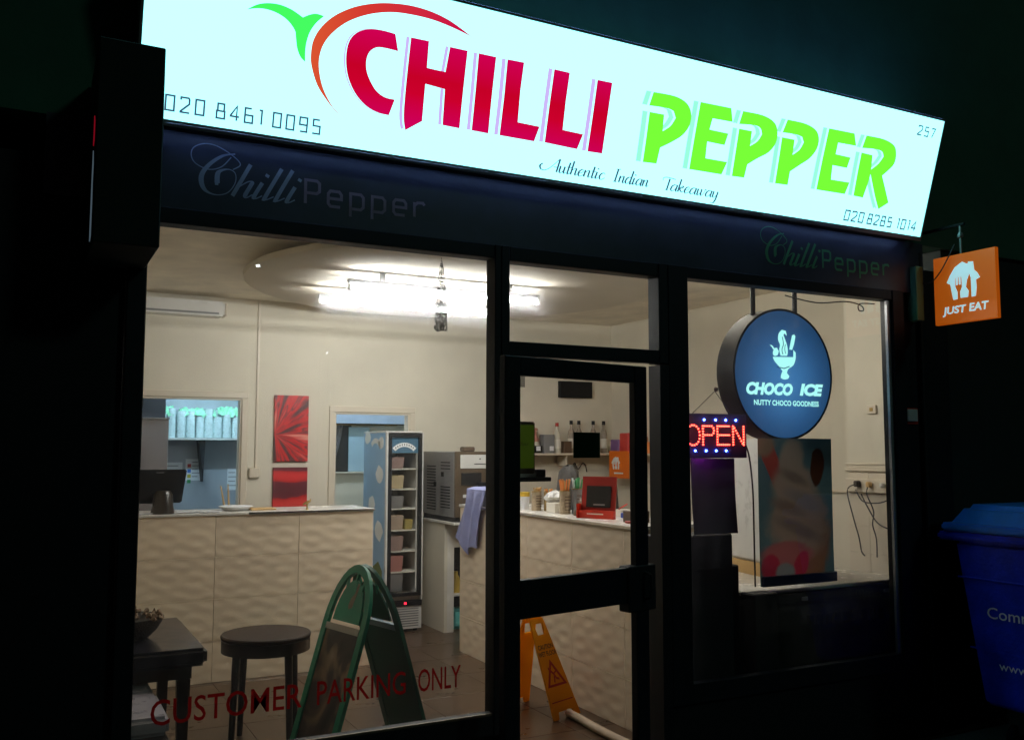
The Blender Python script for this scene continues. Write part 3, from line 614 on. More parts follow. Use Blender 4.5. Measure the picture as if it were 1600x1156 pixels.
# ================================================================== COUNTERS
TW, TH = .64, .313
def wave_tile(w_, h_, nx=30, nz=26):
    """raised wave tile in the XZ plane facing -Y, origin lower left"""
    m_ = MB(); vs_ = []; fs = []
    for j in range(nz+1):
        for i in range(nx+1):
            x, z = w_*i/nx, h_*j/nz
            e = min(1, min(x, w_-x)/.012)*min(1, min(z, h_-z)/.012)
            ph = math.pi*2*(x/.213)
            hgt = .0013*math.cos(ph)*math.sin(2*math.pi*z/.1043)+.0005*math.sin(2*math.pi*z/.0783+.8*math.sin(ph*.5))
            vs_.append((x, -(.006+hgt*e), z))
    n = len(vs_)
    for j in range(nz):
        for i in range(nx):
            a = j*(nx+1)+i; fs.append((a, a+1, a+nx+2, a+nx+1))
    vs_ += [(0, .002, 0), (w_, .002, 0), (w_, .002, h_), (0, .002, h_)]
    c = [0, nx, n-1, n-1-nx]
    bt = list(range(nx+1)); tp = [nz*(nx+1)+i for i in range(nx+1)]; lf = [j*(nx+1) for j in range(nz+1)]; rt = [j*(nx+1)+nx for j in range(nz+1)]
    fs += [tuple([n, n+1]+bt[::-1]), tuple([n+3]+tp+[n+2])[::1], tuple([n]+lf+[n+3]), tuple([n+1, n+2]+rt[::-1])]
    m_.add(vs_, fs); return m_
_tiles = {}
def tile_mesh(w_, h_):
    k = (round(w_, 3), round(h_, 3))
    if k not in _tiles:
        me = wave_tile(w_, h_, max(4, int(30*w_/TW)), max(3, int(26*h_/TH))).mesh('wave_tile'); me.shade_smooth(); me.set_sharp_from_angle(angle=R(50)); me.materials.append(M['tile']); _tiles[k] = me
    return _tiles[k]
def lay(parent, O, along, L, H, first, zs, rot):
    """tiles along a direction; rot turns the tile to face outward"""
    xs = [0]; x = first
    while x < L-.02: xs.append(x); x += TW
    xs.append(L); g = .0015
    for z0, z1 in zip(zs, zs[1:]):
        for a, c in zip(xs, xs[1:]):
            o = bpy.data.objects.new('tile', tile_mesh(c-a-2*g, z1-z0-2*g)); COL.objects.link(o); o.parent = parent
            o.location = Vector(O)+Vector(along)*(a+g)+Vector((0, 0, z0+g))-parent.location; o.rotation_euler = (0, 0, rot)
zs = [.0, .305, .615, .925, 1.238]
CL = thing('serving_counter', 'wave tiled counter across the room in front of the kitchen hatch', 'counter', (1.4, 3.65, 0))
obj('carcass', bx(.21, 2.55, 3.356, 3.85, 0, 1.237), 'tgrout', CL)
lay(CL, (.21, 3.354, 0), (1, 0, 0), 2.345, 1.24, 1.305-.21, zs, 0)
obj('end_panel', bx(2.5505, 2.562, 3.352, 3.85, 0, 1.237), 'white', CL)
obj('countertop', bx(.21, 2.565, 3.338, 3.87, 1.238, 1.258, bev=.003), 'white', CL)
obj('edge_trim', bx(1.55, 2.566, 3.333, 3.3375, 1.243, 1.257), 'steeltrim', CL)
CR = thing('serving_counter', 'wave tiled counter running away behind the door with straws and card displays', 'counter', (3.75, 2, 0))
obj('carcass', bx(3.416, 4.0, .85, 3.49, 0, 1.237), 'tgrout', CR)
# faces -X: tile local +x runs towards -Y
lay(CR, (3.414, 3.49, 0), (0, -1, 0), 2.64, 1.24, .60, zs, R(-90))
obj('countertop', bx(3.40, 4.02, .84, 3.50, 1.238, 1.262, bev=.003), 'white', CR)
obj('edge_trim', bx(3.3945, 3.3995, .84, 3.49, 1.243, 1.260), 'steeltrim', CR)

# things on the left counter
Mo = thing('monitor', 'black till monitor seen from behind at the left end of the counter', 'monitor', (.9, 3.6, 1.258))
obj('shell', frus(.62, 1.07, 3.47, 3.52, 1.335, .62, 1.10, 3.44, 3.50, 1.588, .008), 'blackm', Mo)
obj('badge', bx(.88, .935, 3.4375, 3.441, 1.563, 1.568), 'grey', Mo)
obj('stand', MB().lathe([(.085, 0), (.085, .02), (.075, .06), (.07, .14), (.05, .17), (0, .175)], (.93, 3.43, 1.2585), 20), mat('brown_black_plastic', (.022, .016, .012), .3), Mo, smooth=True)
for (x, y, rz, s_, lab) in ((1.10, 3.48, .2, (.17, .12), 'pale blue paper sheets beside the till monitor'), (1.27, 3.42, -.1, (.16, .09), 'white leaflets at the front edge of the left counter'), (.80, 3.40, .1, (.09, .07), 'small white slip of paper left of the till monitor')):
    b = MB()
    for k in range(3): b.box(-s_[0]/2+k*.008, s_[0]/2+k*.008, -s_[1]/2-k*.006, s_[1]/2-k*.006, k*.003, k*.003+.002)
    c = MB(); p = obj('paper_stack', b, 'paper'); p.location = (x, y, 1.2635); p.rotation_euler = (0, 0, rz); tag(p, lab, 'papers')
c = obj('foil_tray', MB().lathe([(.0, 0), (.09, 0), (.13, .03), (.135, .032), (.12, .036), (.08, .02), (0, .018)], (1.50, 3.6, 1.2585), 24), 'paper', smooth=True); tag(c, 'shallow white dish on the left counter under the wooden sticks', 'dish')
c = obj('serving_board', bx(1.60, 1.80, 3.50, 3.68, 1.2585, 1.272, bev=.004), 'tan'); tag(c, 'small wooden board on the counter beside the hatch frame', 'board')
O_ = thing('brass_ornament', 'small brass figure standing on the left counter below the red pictures', 'ornament', (2.02, 3.4, 1.258))
obj('stem', MB().lathe([(.0, 0), (.015, 0), (.008, .012), (.006, .04), (.012, .05), (0, .058)], (2.02, 3.4, 1.2585), 12), 'brass', O_, smooth=True)
obj('wing', MB().tube([(1.985, 3.4, 1.30), (2.01, 3.4, 1.315), (2.04, 3.4, 1.325), (2.05, 3.4, 1.345)], [.005, .012, .01, .003]), 'brass', O_, smooth=True)
for (x0, z0, x1, z1, lab) in ((1.625, 1.40, 1.672, 1.14, 'left of two wooden sticks leaning in the kitchen hatch'), (1.69, 1.415, 1.700, 1.14, 'right of two wooden sticks leaning in the kitchen hatch')):
    c = obj('wooden_stick', MB().tube([(x1, 4.92, z1), ((x0+x1)/2, 4.935, (z0+z1)/2), (x0, 4.95, z0)], [.011, .009, .006]), 'tan'); tag(c, lab, 'stick')

# ------------------------------------------------------------------ back wall
def opening(name, lab, x0, x1, z0, z1, wd=.06, legs=True):
    t = thing(name, lab, 'frame', ((x0+x1)/2, BY, z0))
    obj('head', bx(x0-wd, x1+wd, BY-.018, BY-.001, z1, z1+wd, bev=.004), 'rail', t)
    obj('head_lining', bx(x0, x1, BY-.0005, BY+.11, z1-.018, z1-.001), 'rail', t)
    for a in ((x0-wd, x0), (x1, x1+wd)): obj('jamb', bx(a[0], a[1], BY-.0175, BY-.001, z0, z1-.0005, bev=.004), 'rail', t)
    obj('jamb_lining', bx(x1-.014, x1-.001, BY-.0005, BY+.11, z0, z1-.019), 'rail', t)
    obj('jamb_lining', bx(x0+.001, x0+.014, BY-.0005, BY+.11, z0, z1-.019), 'rail', t)
    return t
h_ = opening('hatch_frame', 'cream frame round the kitchen hatch', .32, 1.787, 1.12, 2.216)
obj('hatch_sill', bx(.30, 1.80, BY-.03, BY+.12, 1.101, 1.119, bev=.003), 'rail', h_)
opening('door_surround', 'cream frame round the open doorway behind the drinks fridge', 2.69, 3.473, .0, 2.105)
PR1 = ramp_mat('petal_print', [(0, (.05, .02, .022)), (.28, (.09, .018, .022)), (.42, (.48, .008, .01)), (.55, (.62, .012, .012)), (.62, (.13, .02, .025)), (.75, (.60, .02, .02)), (1, (.75, .26, .2))], kind='fan', scale=2.2, lo=.3, hi=.7, centre=(.16, 0, .06), rough=.4)
PR2 = ramp_mat('petal_fold_print', [(0, (.10, .01, .02)), (.4, (.16, .015, .03)), (.55, (.50, .012, .012)), (1, (.68, .03, .03))], kind='wave', scale=1.5, dist=5.5, rough=.4)
for (z0, z1, m_, lab, cat) in ((1.624, 2.255, PR1, 'upper red petal picture on the back wall', 'picture'), (1.155, 1.568, PR2, 'lower red picture with dark folds on the back wall', 'picture')):
    c = obj('canvas_picture', bx(2.09, 2.418, BY-.03, BY-.001, z0, z1, bev=.002), m_); tag(c, lab, cat, 'red canvas pictures')
CT = thing('cable_conduit', 'thin white conduit running down the back wall to a socket box', 'conduit', (1.93, BY, 1.47))
obj('trunking', bx(1.918, 1.938, BY-.016, BY-.001, 1.566, CZ-.001, bev=.003), 'rail', CT)
obj('socket_box', bx(1.865, 1.962, BY-.04, BY-.001, 1.472, 1.5655, bev=.006), 'rail', CT)
AC = thing('wall_heater', 'long pale air unit high on the back wall at the left', 'air unit', (.9, 4.8, 2.93))
obj('casing', bx(.3, 1.575, 4.70, BY-.001, 2.955, 3.09, bev=.018, seg=2), 'white2', AC)
obj('louvre', bx(.36, 1.52, 4.692, 4.6995, 2.968, 2.985), 'grey', AC); obj('end_cap', bx(1.5755, 1.60, 4.71, BY-.001, 2.965, 3.08, bev=.006), 'rail', AC)
c = obj('wall_screen', bx(5.235, 5.66, BY-.05, BY-.001, 2.318, 2.50, bev=.004), 'blackm'); tag(c, 'small dark rectangular panel high on the wall above the bottle shelf', 'screen')

# ceiling feature and lights
CD = thing('ceiling_raft', 'round dropped ceiling disc above the strip lights', 'ceiling disc', (3.0, 2.62, 2.95))
obj('disc', MB().lathe([(.0, 0), (1.62, 0), (1.65, .015), (1.655, .05), (1.64, .06), (0, .06)], (3.02, 2.72, 3.02), 96), mat('raft_paint', (.74, .67, .55), .8, noise=.08, nscale=2), CD, smooth=True)
obj('neck', MB().lathe([(1.2, 0), (1.2, CZ-3.0815)], (3.02, 2.72, 3.081), 64), 'ceil', CD, smooth=True)
for y, lab, _a, _b, _c in ((2.33, 'nearer of two long fluorescent lights under the ceiling disc', 1.99, 3.55, E_TUBE), (3.08, 'farther of two long fluorescent lights under the ceiling disc', 1.99, 3.55, E_TUBE)):
    f = thing('strip_light', lab, 'strip light', (2.77, y, 2.87), group='fluorescent strip lights')
    obj('batten', bx(1.99, 3.55, y-.018, y+.018, 2.925, 2.955, bev=.004), 'grey', f)
    for xx in (2.25, 3.29): obj('bracket', bx(xx-.02, xx+.02, y-.01, y+.01, 2.9555, 3.0195), 'grey', f)
    obj('end_cap', bx(1.99, 2.01, y-.02, y+.02, 2.878, 2.9245), 'white2', f); obj('end_cap', bx(3.53, 3.55, y-.02, y+.02, 2.878, 2.9245), 'white2', f)
    obj('tube', MB().tube([(2.0105, y, 2.90), (2.77, y, 2.90), (3.5295, y, 2.90)], .0118, 12), E_TUBE, f, smooth=True)

f = thing('strip_light', 'short unseen fluorescent light added above the right counter, behind the fascia', 'strip light', (3.95, 1.25, 3.1), group='fluorescent strip lights')  # added out of view to brighten the right wall and window
obj('batten', bx(3.35, 4.55, 1.22, 1.28, 3.12, CZ-.001, bev=.004), 'white2', f)
obj('tube', MB().tube([(3.37, 1.25, 3.095), (3.95, 1.25, 3.095), (4.53, 1.25, 3.095)], .014, 12), emis('added_warm_tube', (1., .94, .82), 215.), f, smooth=True)

# ------------------------------------------------------------------ kitchen behind the hatch
KT = thing('kitchen_light', 'cool strip light on the kitchen ceiling behind the hatch', 'strip light', (1.5, 5.13, 3.05))
obj('batten', bx(.9, 2.1, 5.10, 5.16, 3.11, 3.159), 'white2', KT); obj('tube', MB().tube([(.9, 5.13, 3.09), (2.1, 5.13, 3.09)], .014, 10), E_KTUBE, KT)
BT = thing('back_room_light', 'cool strip light on the back room ceiling beyond the doorway', 'strip light', (3.2, 5.8, 3.05))
obj('batten', bx(2.8, 3.6, 5.67, 5.73, 3.11, 3.159), 'white2', BT); obj('tube', MB().tube([(2.8, 5.7, 3.09), (3.6, 5.7, 3.09)], .012, 10), emis('cool_tube', (.62, .82, 1.), 260.), BT)
KS = thing('kitchen_shelf', 'steel kitchen shelf loaded with stacked plastic tubs', 'shelf', (1.65, 6.1, 1.835))
obj('board', bx(1.19, 2.245, 6.05, 6.275, 1.832, 1.852, bev=.003), 'white2', KS)
b = MB(); b.add([(1.60, 6.10, 1.831), (1.665, 6.10, 1.831), (1.652, 6.10, 1.40), (1.60, 6.27, 1.831), (1.665, 6.27, 1.831), (1.652, 6.27, 1.40)], [(0, 1, 2), (3, 5, 4), (0, 3, 4, 1), (1, 4, 5, 2), (2, 5, 3, 0)])
obj('bracket', b, 'black', KS)
random.seed(3)
x = 1.235; k = 0
while x < 2.1:
    for y in (6.10, 6.205):
        r = random.uniform(.040, .048); h = random.uniform(.24, .33)*(1.0 if x < 1.95 else .75)
        m_ = MB(); pr = []; z = 0
        n = int(h/.028)
        for q in range(n): pr += [(r, z+.004), (r*.975, z+.008), (r*.975, z+.024), (r, z+.028)]; z += .028
        m_.lathe([(0, 0)]+pr+[(0, z)], (x+random.uniform(-.006, .006), y, 1.8525), 12)
        c = obj('tub_stack', m_, 'tub', smooth=True); tag(c, 'stack of frosted plastic tubs on the kitchen shelf', 'tubs', 'stacks of plastic tubs on the kitchen shelf')
    x += .092; k += 1
for (x0, x1, z, lab) in ((1.22, 1.34, 2.12, 'green tinted bag over the tubs at the left end of the kitchen shelf'), (1.40, 1.76, 2.10, 'long green tinted bag lying over the middle tubs'), (1.78, 2.05, 2.12, 'green tinted bag over the tubs at the right of the shelf')):
    m_ = MB(); nx, ny = 14, 6; vs_ = []; fs = []
    for i in range(nx+1):
        for j in range(ny+1):
            vs_.append((x0+(x1-x0)*i/nx, 6.06+.18*j/ny, z+.05*math.sin(math.pi*j/ny)+random.uniform(-.02, .03)-.03*(j == 0)))
    for i in range(nx):
        for j in range(ny): a = i*(ny+1)+j; fs.append((a, a+1, a+ny+2, a+ny+1))
    m_.add(vs_, fs); c = obj('plastic_bag', m_, 'tubgreen', smooth=True); tag(c, lab, 'bag')
KC = thing('kitchen_cabinet', 'tall taupe kitchen unit at the left of the hatch', 'cabinet', (.7, 5.5, 0))
obj('body', bx(.15, 1.195, 5.3, 5.9, 0, 2.02, bev=.006), 'cab', KC); obj('top', bx(.15, 1.20, 5.29, 5.9, 2.021, 2.035), 'steeltrim', KC)
c = obj('extractor_box', bx(.15, 1.17, 5.35, 5.85, 2.036, 2.6, bev=.006), mat('dark_steel_box', (.05, .05, .06), .45, .4)); tag(c, 'dark metal box on top of the taupe kitchen unit', 'box')
def notice(x0, x1, z0, z1, y, lab, rows, colours=False):
    t = thing('wall_notice', lab, 'notice', ((x0+x1)/2, y, z0))
    obj('sheet', bx(x0, x1, y-.003, y-.001, z0, z1), 'paper', t)
    b = MB()
    for i in range(rows):
        zz = z1-(i+.9)*(z1-z0)/(rows+1); b.box(x0+(x1-x0)*(.40 if colours else .1), x0+(x1-x0)*(.9 if i % 2 else .75), y-.0045, y-.0032, zz-.004, zz+.004)
    obj('print', b, 'grey', t)
    if colours:
        for i, c_ in enumerate(((.6, .03, .03), (.03, .15, .5), (.6, .5, .05), (.03, .3, .08))):
            zz = z1-.07-i*.055; obj('colour_spot', bx(x0+.02, x0+.055, y-.0045, y-.0032, zz-.018, zz+.018), mat('spot', c_), t)
notice(1.50, 1.665, 1.41, 1.635, 6.28, 'printed notice with coloured squares on the kitchen wall', 5, True)
notice(1.30, 1.47, 1.52, 1.60, 6.28, 'pale blank strip of paper on the kitchen wall beside the taupe unit', 1)
notice(1.93, 2.04, 1.30, 1.53, 6.28, 'black printed sheet at the right edge of the kitchen hatch', 4)

# back room through the doorway
W2 = thing('back_room_window', 'curtained window with a pale blue blind in the back room', 'window', (3.5, 6.59, 1.47))
obj('sill', bx(3.0, 4.0, 6.54, 6.599, 1.455, 1.475, bev=.003), 'rail', W2)
obj('dark_pane', bx(3.16, 3.40, 6.585, 6.599, 1.476, 2.03), 'screen', W2)
obj('blind', bx(3.36, 3.62, 6.56, 6.572, 1.478, 2.0, bev=.003), 'brpanel', W2)
m_ = MB(); vs_ = []; n = 14
for j in range(9):
    for i in range(n+1):
        u = i/n; tz = j/8; wdt = .17*(1-.75*(1-tz)**1.5); vs_.append((3.12+wdt*u, 6.555+.012*math.sin(u*26), 1.50+.53*tz))
m_.add(vs_, [(j*(n+1)+i, j*(n+1)+i+1, (j+1)*(n+1)+i+1, (j+1)*(n+1)+i) for j in range(8) for i in range(n)])
obj('curtain', m_, 'curtain', W2, smooth=True)
obj('curtain_rail', MB().tube([(3.05, 6.53, 2.025), (3.95, 6.53, 2.025)], .008), 'brass', W2)

# ------------------------------------------------------------------ fridge
FX, FY = 3.072, 4.49
FR = thing('display_fridge', 'tall narrow ice cream fridge with cloud printed side in the doorway', 'fridge', (3.26, 4.8, 0))
x0, x1, H = FX, 3.452, 1.905
obj('side_panel', bx(x0, x0+.02, FY+.012, 5.14, .03, H-.005, bev=.004), 'blueprint', FR)
obj('side_panel', bx(x1-.02, x1, FY+.012, 5.14, .03, H-.005, bev=.004), 'white2', FR, label='plain white side panel')
obj('back', bx(x0+.0205, x1-.0205, 5.12, 5.14, .03, H-.005), 'white2', FR)
obj('top', bx(x0, x1, FY, 5.14, H-.0045, H+.012, bev=.003), 'white2', FR); obj('floor_panel', bx(x0+.0205, x1-.0205, FY+.012, 5.1195, .03, .34), 'white2', FR)
dr = obj('door', MB().box(x0-.001, x0+.018, FY-.03, FY+.011, .30, H, bev=.004), 'white2', FR)
b = MB(); b.box(x0+.0185, x0+.055, FY-.028, FY+.01, .34, H-.01); b.box(x1-.045, x1-.012, FY-.028, FY+.01, .34, H-.01); b.box(x0+.0555, x1-.0455, FY-.028, FY+.01, .34, .37); b.box(x0+.0555, x1-.0455, FY-.028, FY+.01, H-.05, H-.01)
obj('gasket_frame', b, 'blackm', dr)
obj('door_edge', bx(x1-.0115, x1+.001, FY-.03, FY+.011, .30, H, bev=.003), 'white2', dr)
p = MB(); p.add([(x0+.055, FY-.01, .37), (x1-.045, FY-.01, .37), (x1-.045, FY-.01, H-.05), (x0+.055, FY-.01, H-.05)], [(0, 1, 2, 3)]); obj('pane', p, 'glassc', dr)
hd = obj('header_card', bx(x0+.056, x1-.046, FY-.004, FY+.004, 1.705, H-.052), mat('fridge_header', (.05, .13, .20), .4, emit=(.06, .14, .2), es=.2), FR)
def arcband(cx, cz, r0, r1, a0, a1, n=10):
    o = [(cx+r1*math.sin(R(a0+(a1-a0)*i/n)), cz+r1*math.cos(R(a0+(a1-a0)*i/n))) for i in range(n+1)]
    return o+[(cx+r0*math.sin(R(a1-(a1-a0)*i/n)), cz+r0*math.cos(R(a1-(a1-a0)*i/n))) for i in range(n+1)]
obj('name_ribbon', MB().poly([arcband(3.262, 1.64, .125, .165, -48, 48)], (0, FY-.0055, 0), X3, Z3, .001), 'cloud', FR)
b = MB()
for i in range(9):
    a = R(-38+i*9.5); cx, cz = 3.262+.145*math.sin(a), 1.64+.145*math.cos(a); b.box(cx-.004, cx+.004, FY-.0085, FY-.007, cz-.009, cz+.009)
obj('ribbon_print', b, 'screen', FR)
# cloud print on the side that faces left
CU, CO = -Y3, Vector((x0, 0, 0)); random.seed(5)
obj('name_ribbon', MB().poly([arcband(-4.78, 1.64, .16, .21, -40, 40)], CO, CU, Z3, .001, .0005), 'cloud', FR)
for cy, cz, r in ((-4.62, 1.80, .05), (-4.66, 1.50, .07), (-5.02, 1.86, .06), (-4.88, 1.20, .07), (-4.66, .95, .08), (-5.0, .8, .05)):
    pts = [(cy+r*(1+.35*random.random())*math.cos(a*math.pi/5)*1.2, cz+r*(1+.35*random.random())*math.sin(a*math.pi/5)) for a in range(10)]
    obj('cloud', MB().poly([smooth_closed(pts)], CO, CU, Z3, .001, .0005), 'cloud', FR)
obj('grass_print', MB().poly([smooth_closed([(-5.1, .35), (-4.55, .35), (-4.55, .58), (-4.66, .66), (-4.8, .6), (-4.95, .7), (-5.1, .62)])], CO, CU, Z3, .001, .0005), mat('moss_vinyl', (.16, .20, .03), .5), FR)
FRL = [1.553, 1.358, 1.169, .963, .764, .566]
tubcols = [mat('taupe_tub', (.30, .20, .17), .5), mat('cream_tub', (.48, .38, .22), .5), mat('grey_tub', (.20, .19, .18), .5), mat('rose_tub', (.42, .18, .15), .5), mat('buff_tub', (.40, .30, .22), .5)]
sm_ = bx(0, .335, 0, .45, 0, .010).mesh('wire_shelf'); sm_.materials.append(M['paperc'])
for i, z in enumerate(FRL):
    s_ = bpy.data.objects.new('wire_shelf', sm_); COL.objects.link(s_); s_.parent = FR; s_.location = Vector((x0+.022, FY+.03, z-.01))-FR.location
for i, z in enumerate(FRL+[.375]):
    hh = [.11, .13, .12, .14, .14, .15, .17][i]
    q = [0, 1, 2, 4, 0, 3, 2][i]
    c = obj('ice_cream_tub', frus(x0+.065, x0+.20, FY+.05, FY+.3, z+.001, x0+.058, x0+.21, FY+.04, FY+.31, z+hh, .006), tubcols[q]); tag(c, ['taupe tub on the top shelf of the fridge', 'cream tub on the second shelf of the fridge', 'grey tub on the third shelf of the fridge', 'buff tub on the fourth shelf of the fridge', 'taupe tub on the fifth shelf of the fridge', 'rose pink tub on the sixth shelf of the fridge', 'grey tub at the foot of the fridge'][i], 'tub', 'tubs in the fridge')
c = obj('yellow_tub', frus(x0+.225, x0+.30, FY+.05, FY+.2, .964, x0+.22, x0+.305, FY+.04, FY+.21, 1.06, .006), mat('mustard_tub', (.42, .33, .10), .5)); tag(c, 'small mustard tub on the fourth shelf of the fridge', 'tub')
obj('lamp_strip', bx(x1-.055, x1-.047, FY+.012, FY+.02, .40, 1.70), emis('fridge_lamp', (1., .93, .78), .25), FR)
obj('control_strip', bx(x0, x1, FY-.02, FY+.011, .245, .299), 'blackm', FR)
obj('temperature_display', bx(3.27, 3.295, FY-.0225, FY-.0205, .262, .282), E_LEDP, FR)
obj('vent_panel', bx(x0, x1, FY-.01, FY+.0115, .03, .244), 'white2', FR)
for k in range(8): obj('vent_slot', bx(3.20, x1-.03, FY-.0135, FY-.0105, .052+k*.023, .062+k*.023), 'grey', FR)
for x in (x0+.04, x1-.04): obj('foot', MB().lathe([(.02, 0), (.02, .029)], (x, FY+.05, .001), 10), 'blackm', FR)

# ice cream machine on its cabinet
CB = thing('machine_cabinet', 'cream cabinet with an open bay under the ice cream machine', 'cabinet', (3.9, 4.5, 0))
obj('side', bx(3.60, 3.63, 4.27, 4.86, .001, 1.03), 'wall', CB); obj('front_post', bx(3.6305, 3.70, 4.27, 4.30, .001, 1.03), 'white', CB)
obj('front_rail', bx(3.7005, 4.25, 4.27, 4.30, .80, 1.03), 'white', CB); obj('back', bx(3.6305, 4.25, 4.83, 4.86, .001, 1.03), 'blackm', CB); obj('side', bx(4.251, 4.28, 4.27, 4.86, .001, 1.03), 'wall', CB)
obj('shelf', bx(3.6305, 4.25, 4.3005, 4.8295, .33, .35), 'white', CB); obj('top', bx(3.585, 4.30, 4.02, 4.87, 1.0305, 1.055, bev=.003), 'white', CB)
c = obj('yellow_bottle', MB().lathe([(0, 0), (.045, 0), (.05, .05), (.045, .12), (.018, .17), (.018, .20), (0, .2)], (3.79, 4.42, .351), 14), mat('yellow_bottle', (.62, .42, .06), .4), smooth=True); tag(c, 'yellow bottle in the open bay under the ice cream machine', 'bottle')
c = obj('rag_bundle', MB().lathe([(0, 0), (.05, .01), (.06, .05), (.04, .10), (.02, .14), (0, .15)], (3.80, 4.58, .351), 9), mat('brown_rag', (.25, .12, .06), .9, bump=.5)); tag(c, 'brown bundle behind the yellow bottle in the cabinet', 'rag')
c = obj('turquoise_bag', frus(3.72, 3.9, 4.36, 4.52, .001, 3.73, 3.88, 4.38, 4.5, .20, .03), mat('turquoise_bag', (.10, .50, .48), .4, bump=.5)); tag(c, 'turquoise bag on the floor of the open cabinet', 'bag')
IM = thing('ice_cream_machine', 'steel soft serve machine with louvred side on the cream cabinet', 'machine', (3.9, 4.4, 1.055))
mx0, my0, my1, mz0, mz1 = 3.605, 4.04, 4.84, 1.10, 1.72
obj('body', bx(mx0, 4.12, my0+.03, my1, mz0, mz1, bev=.006), 'steel', IM)
obj('base', bx(mx0+.01, 4.11, my0+.02, my1-.01, 1.0555, 1.0995), 'blackm', IM)
obj('front', bx(mx0+.0, 4.12, my0, my0+.0295, mz0, mz1, bev=.006), 'bronze', IM)
obj('top_panel', bx(mx0+.05, 4.08, my0-.006, my0-.0005, 1.56, 1.69, bev=.003), 'white2', IM)
b = MB(); b.lathe([(0, 0), (.008, .001), (0, .002)], (3.86, my0-.0085, 1.65), 8, axis='y'); b.box(3.80, 3.92, my0-.008, my0-.0065, 1.598, 1.606); obj('print', b, 'screen', IM)
obj('display', bx(mx0+.06, mx0+.27, my0-.012, my0-.0005, 1.40, 1.52, bev=.004), 'screen', IM); obj('spout', MB().lathe([(.03, 0), (.03, .05), (.045, .07), (.045, .1), (0, .1)], (3.86, my0-.05, 1.33), 12), 'blackm', IM)
obj('label_strip', bx(mx0+.08, mx0+.24, my0-.004, my0-.0005, 1.285, 1.315), 'white2', IM)
obj('hopper_lid', bx(3.72, 3.84, 4.1, 4.2, mz1, mz1+.045, bev=.01), 'brown', IM)
sm2 = bx(-.004, 0, -.13, .13, 0, .009).mesh('louvre'); sm2.materials.append(M['blackm'])
for cy, zr in ((4.62, [1.15+k*.028 for k in range(16)]), (4.27, [1.18+k*.028 for k in range(8)]+[1.55, 1.58, 1.61])):
    for z in zr:
        o = bpy.data.objects.new('louvre', sm2); COL.objects.link(o); o.parent = IM; o.location = Vector((mx0-.0005, cy, z))-IM.location; o.scale = (1, .85, 1)
for cy, cz in ((4.52, 1.40), (4.34, 1.50)): obj('latch', bx(mx0-.008, mx0-.0005, cy-.025, cy+.025, cz-.022, cz+.022), 'blackm', IM)
# lilac cloth over the counter's far end
c = obj('till_box', bx(3.43, 3.62, 2.98, 3.22, 1.263, 1.40, bev=.006), 'white2'); tag(c, 'white box at the far end of the right counter under the cloth', 'box')
m_ = MB(); vs_ = []; nx, ny = 20, 22; random.seed(9)
for j in range(ny+1):
    t = j/ny
    for i in range(nx+1):
        u = i/nx; y = 2.93+.36*u+.30*max(0, t-.25)*(.55+.45*u)
        if t < .22: px_, pz = 3.56-.16*t/.22, 1.412+.012*math.sin(9*u)
        else:
            q = (t-.22)/.78; px_ = 3.388-.022*math.sin(u*17+q*2)*min(1, q*3)-.012; pz = 1.41-q*(.42+.12*math.sin(u*3.2)+.03*math.sin(u*15))
        vs_.append((px_, y, pz))
m_.add(vs_, [(j*(nx+1)+i, j*(nx+1)+i+1, (j+1)*(nx+1)+i+1, (j+1)*(nx+1)+i) for j in range(ny) for i in range(nx)])
c = obj('cloth', m_, 'cloth', smooth=True); tag(c, 'lilac cloth draped over the far corner of the right counter', 'cloth')

# ------------------------------------------------------------------ things on the right counter
CTZ = 1.2625
def canister(x, y, r, h, m_, n, sticks, sm, lab, hs=.05, group=None):
    r *= 1.22; h *= 1.12
    t = thing('straw_holder', lab, 'canister', (x, y, CTZ), group=group)
    obj('can', MB().lathe([(0, 0), (r, 0), (r, h), (r*.9, h), (r*.9, h-.012), (0, h-.012)], (x, y, CTZ), 20), m_, t, smooth=True)
    obj('rim', MB().lathe([(r*.9, 0), (r*1.04, 0), (r*1.04, .006), (r*.9, .006)], (x, y, CTZ+h), 20), 'gold', t)
    b = MB(); random.seed(int(x*1000+y*100))
    for k in range(5): b.box(x-.6*r, x+.6*r, y-r-.002, y-r, CTZ+.03+k*h/7, CTZ+.036+k*h/7)
    obj('print', b, 'brown', t)
    for k in range(n):
        a = random.uniform(0, 6.28); q = random.uniform(.2, .8)*r; dx, dy = q*math.cos(a), q*math.sin(a)
        obj(sticks, MB().tube([(x+dx, y+dy, CTZ+h-.011), (x+dx*1.5, y+dy*1.5, CTZ+h+hs*random.uniform(.8, 1.1))], .005, 6), sm[k % len(sm)], t)
canister(3.60, 2.46, .033, .13, 'kraft', 12, 'wooden_spoon', ['tan'], 'left kraft can of wooden spoons on the right counter', .035)
canister(3.665, 2.38, .030, .125, 'gold', 10, 'wooden_spoon', ['tan', 'orange'], 'gold can of wooden spoons beside the kraft one', .03)
canister(3.60, 2.02, .034, .15, 'kraft', 16, 'straw', ['orange', 'orange', 'tan'], 'can packed with orange straws on the right counter', .085)
canister(3.675, 1.97, .032, .165, 'grey', 14, 'straw', ['sgreen', 'sgreen', 'tub'], 'can packed with green straws behind the orange ones', .08)
CP = thing('napkin_box', 'white napkin box with a crumpled bag on the right counter', 'napkin box', (3.64, 2.22, CTZ))
obj('box', bx(3.58, 3.70, 2.13, 2.27, CTZ, CTZ+.075, bev=.004), 'paperc', CP); obj('emblem', MB().lathe([(0, 0), (.018, 0), (0, .001)], (3.64, 2.128, CTZ+.04), 14, axis='y'), 'brown', CP)
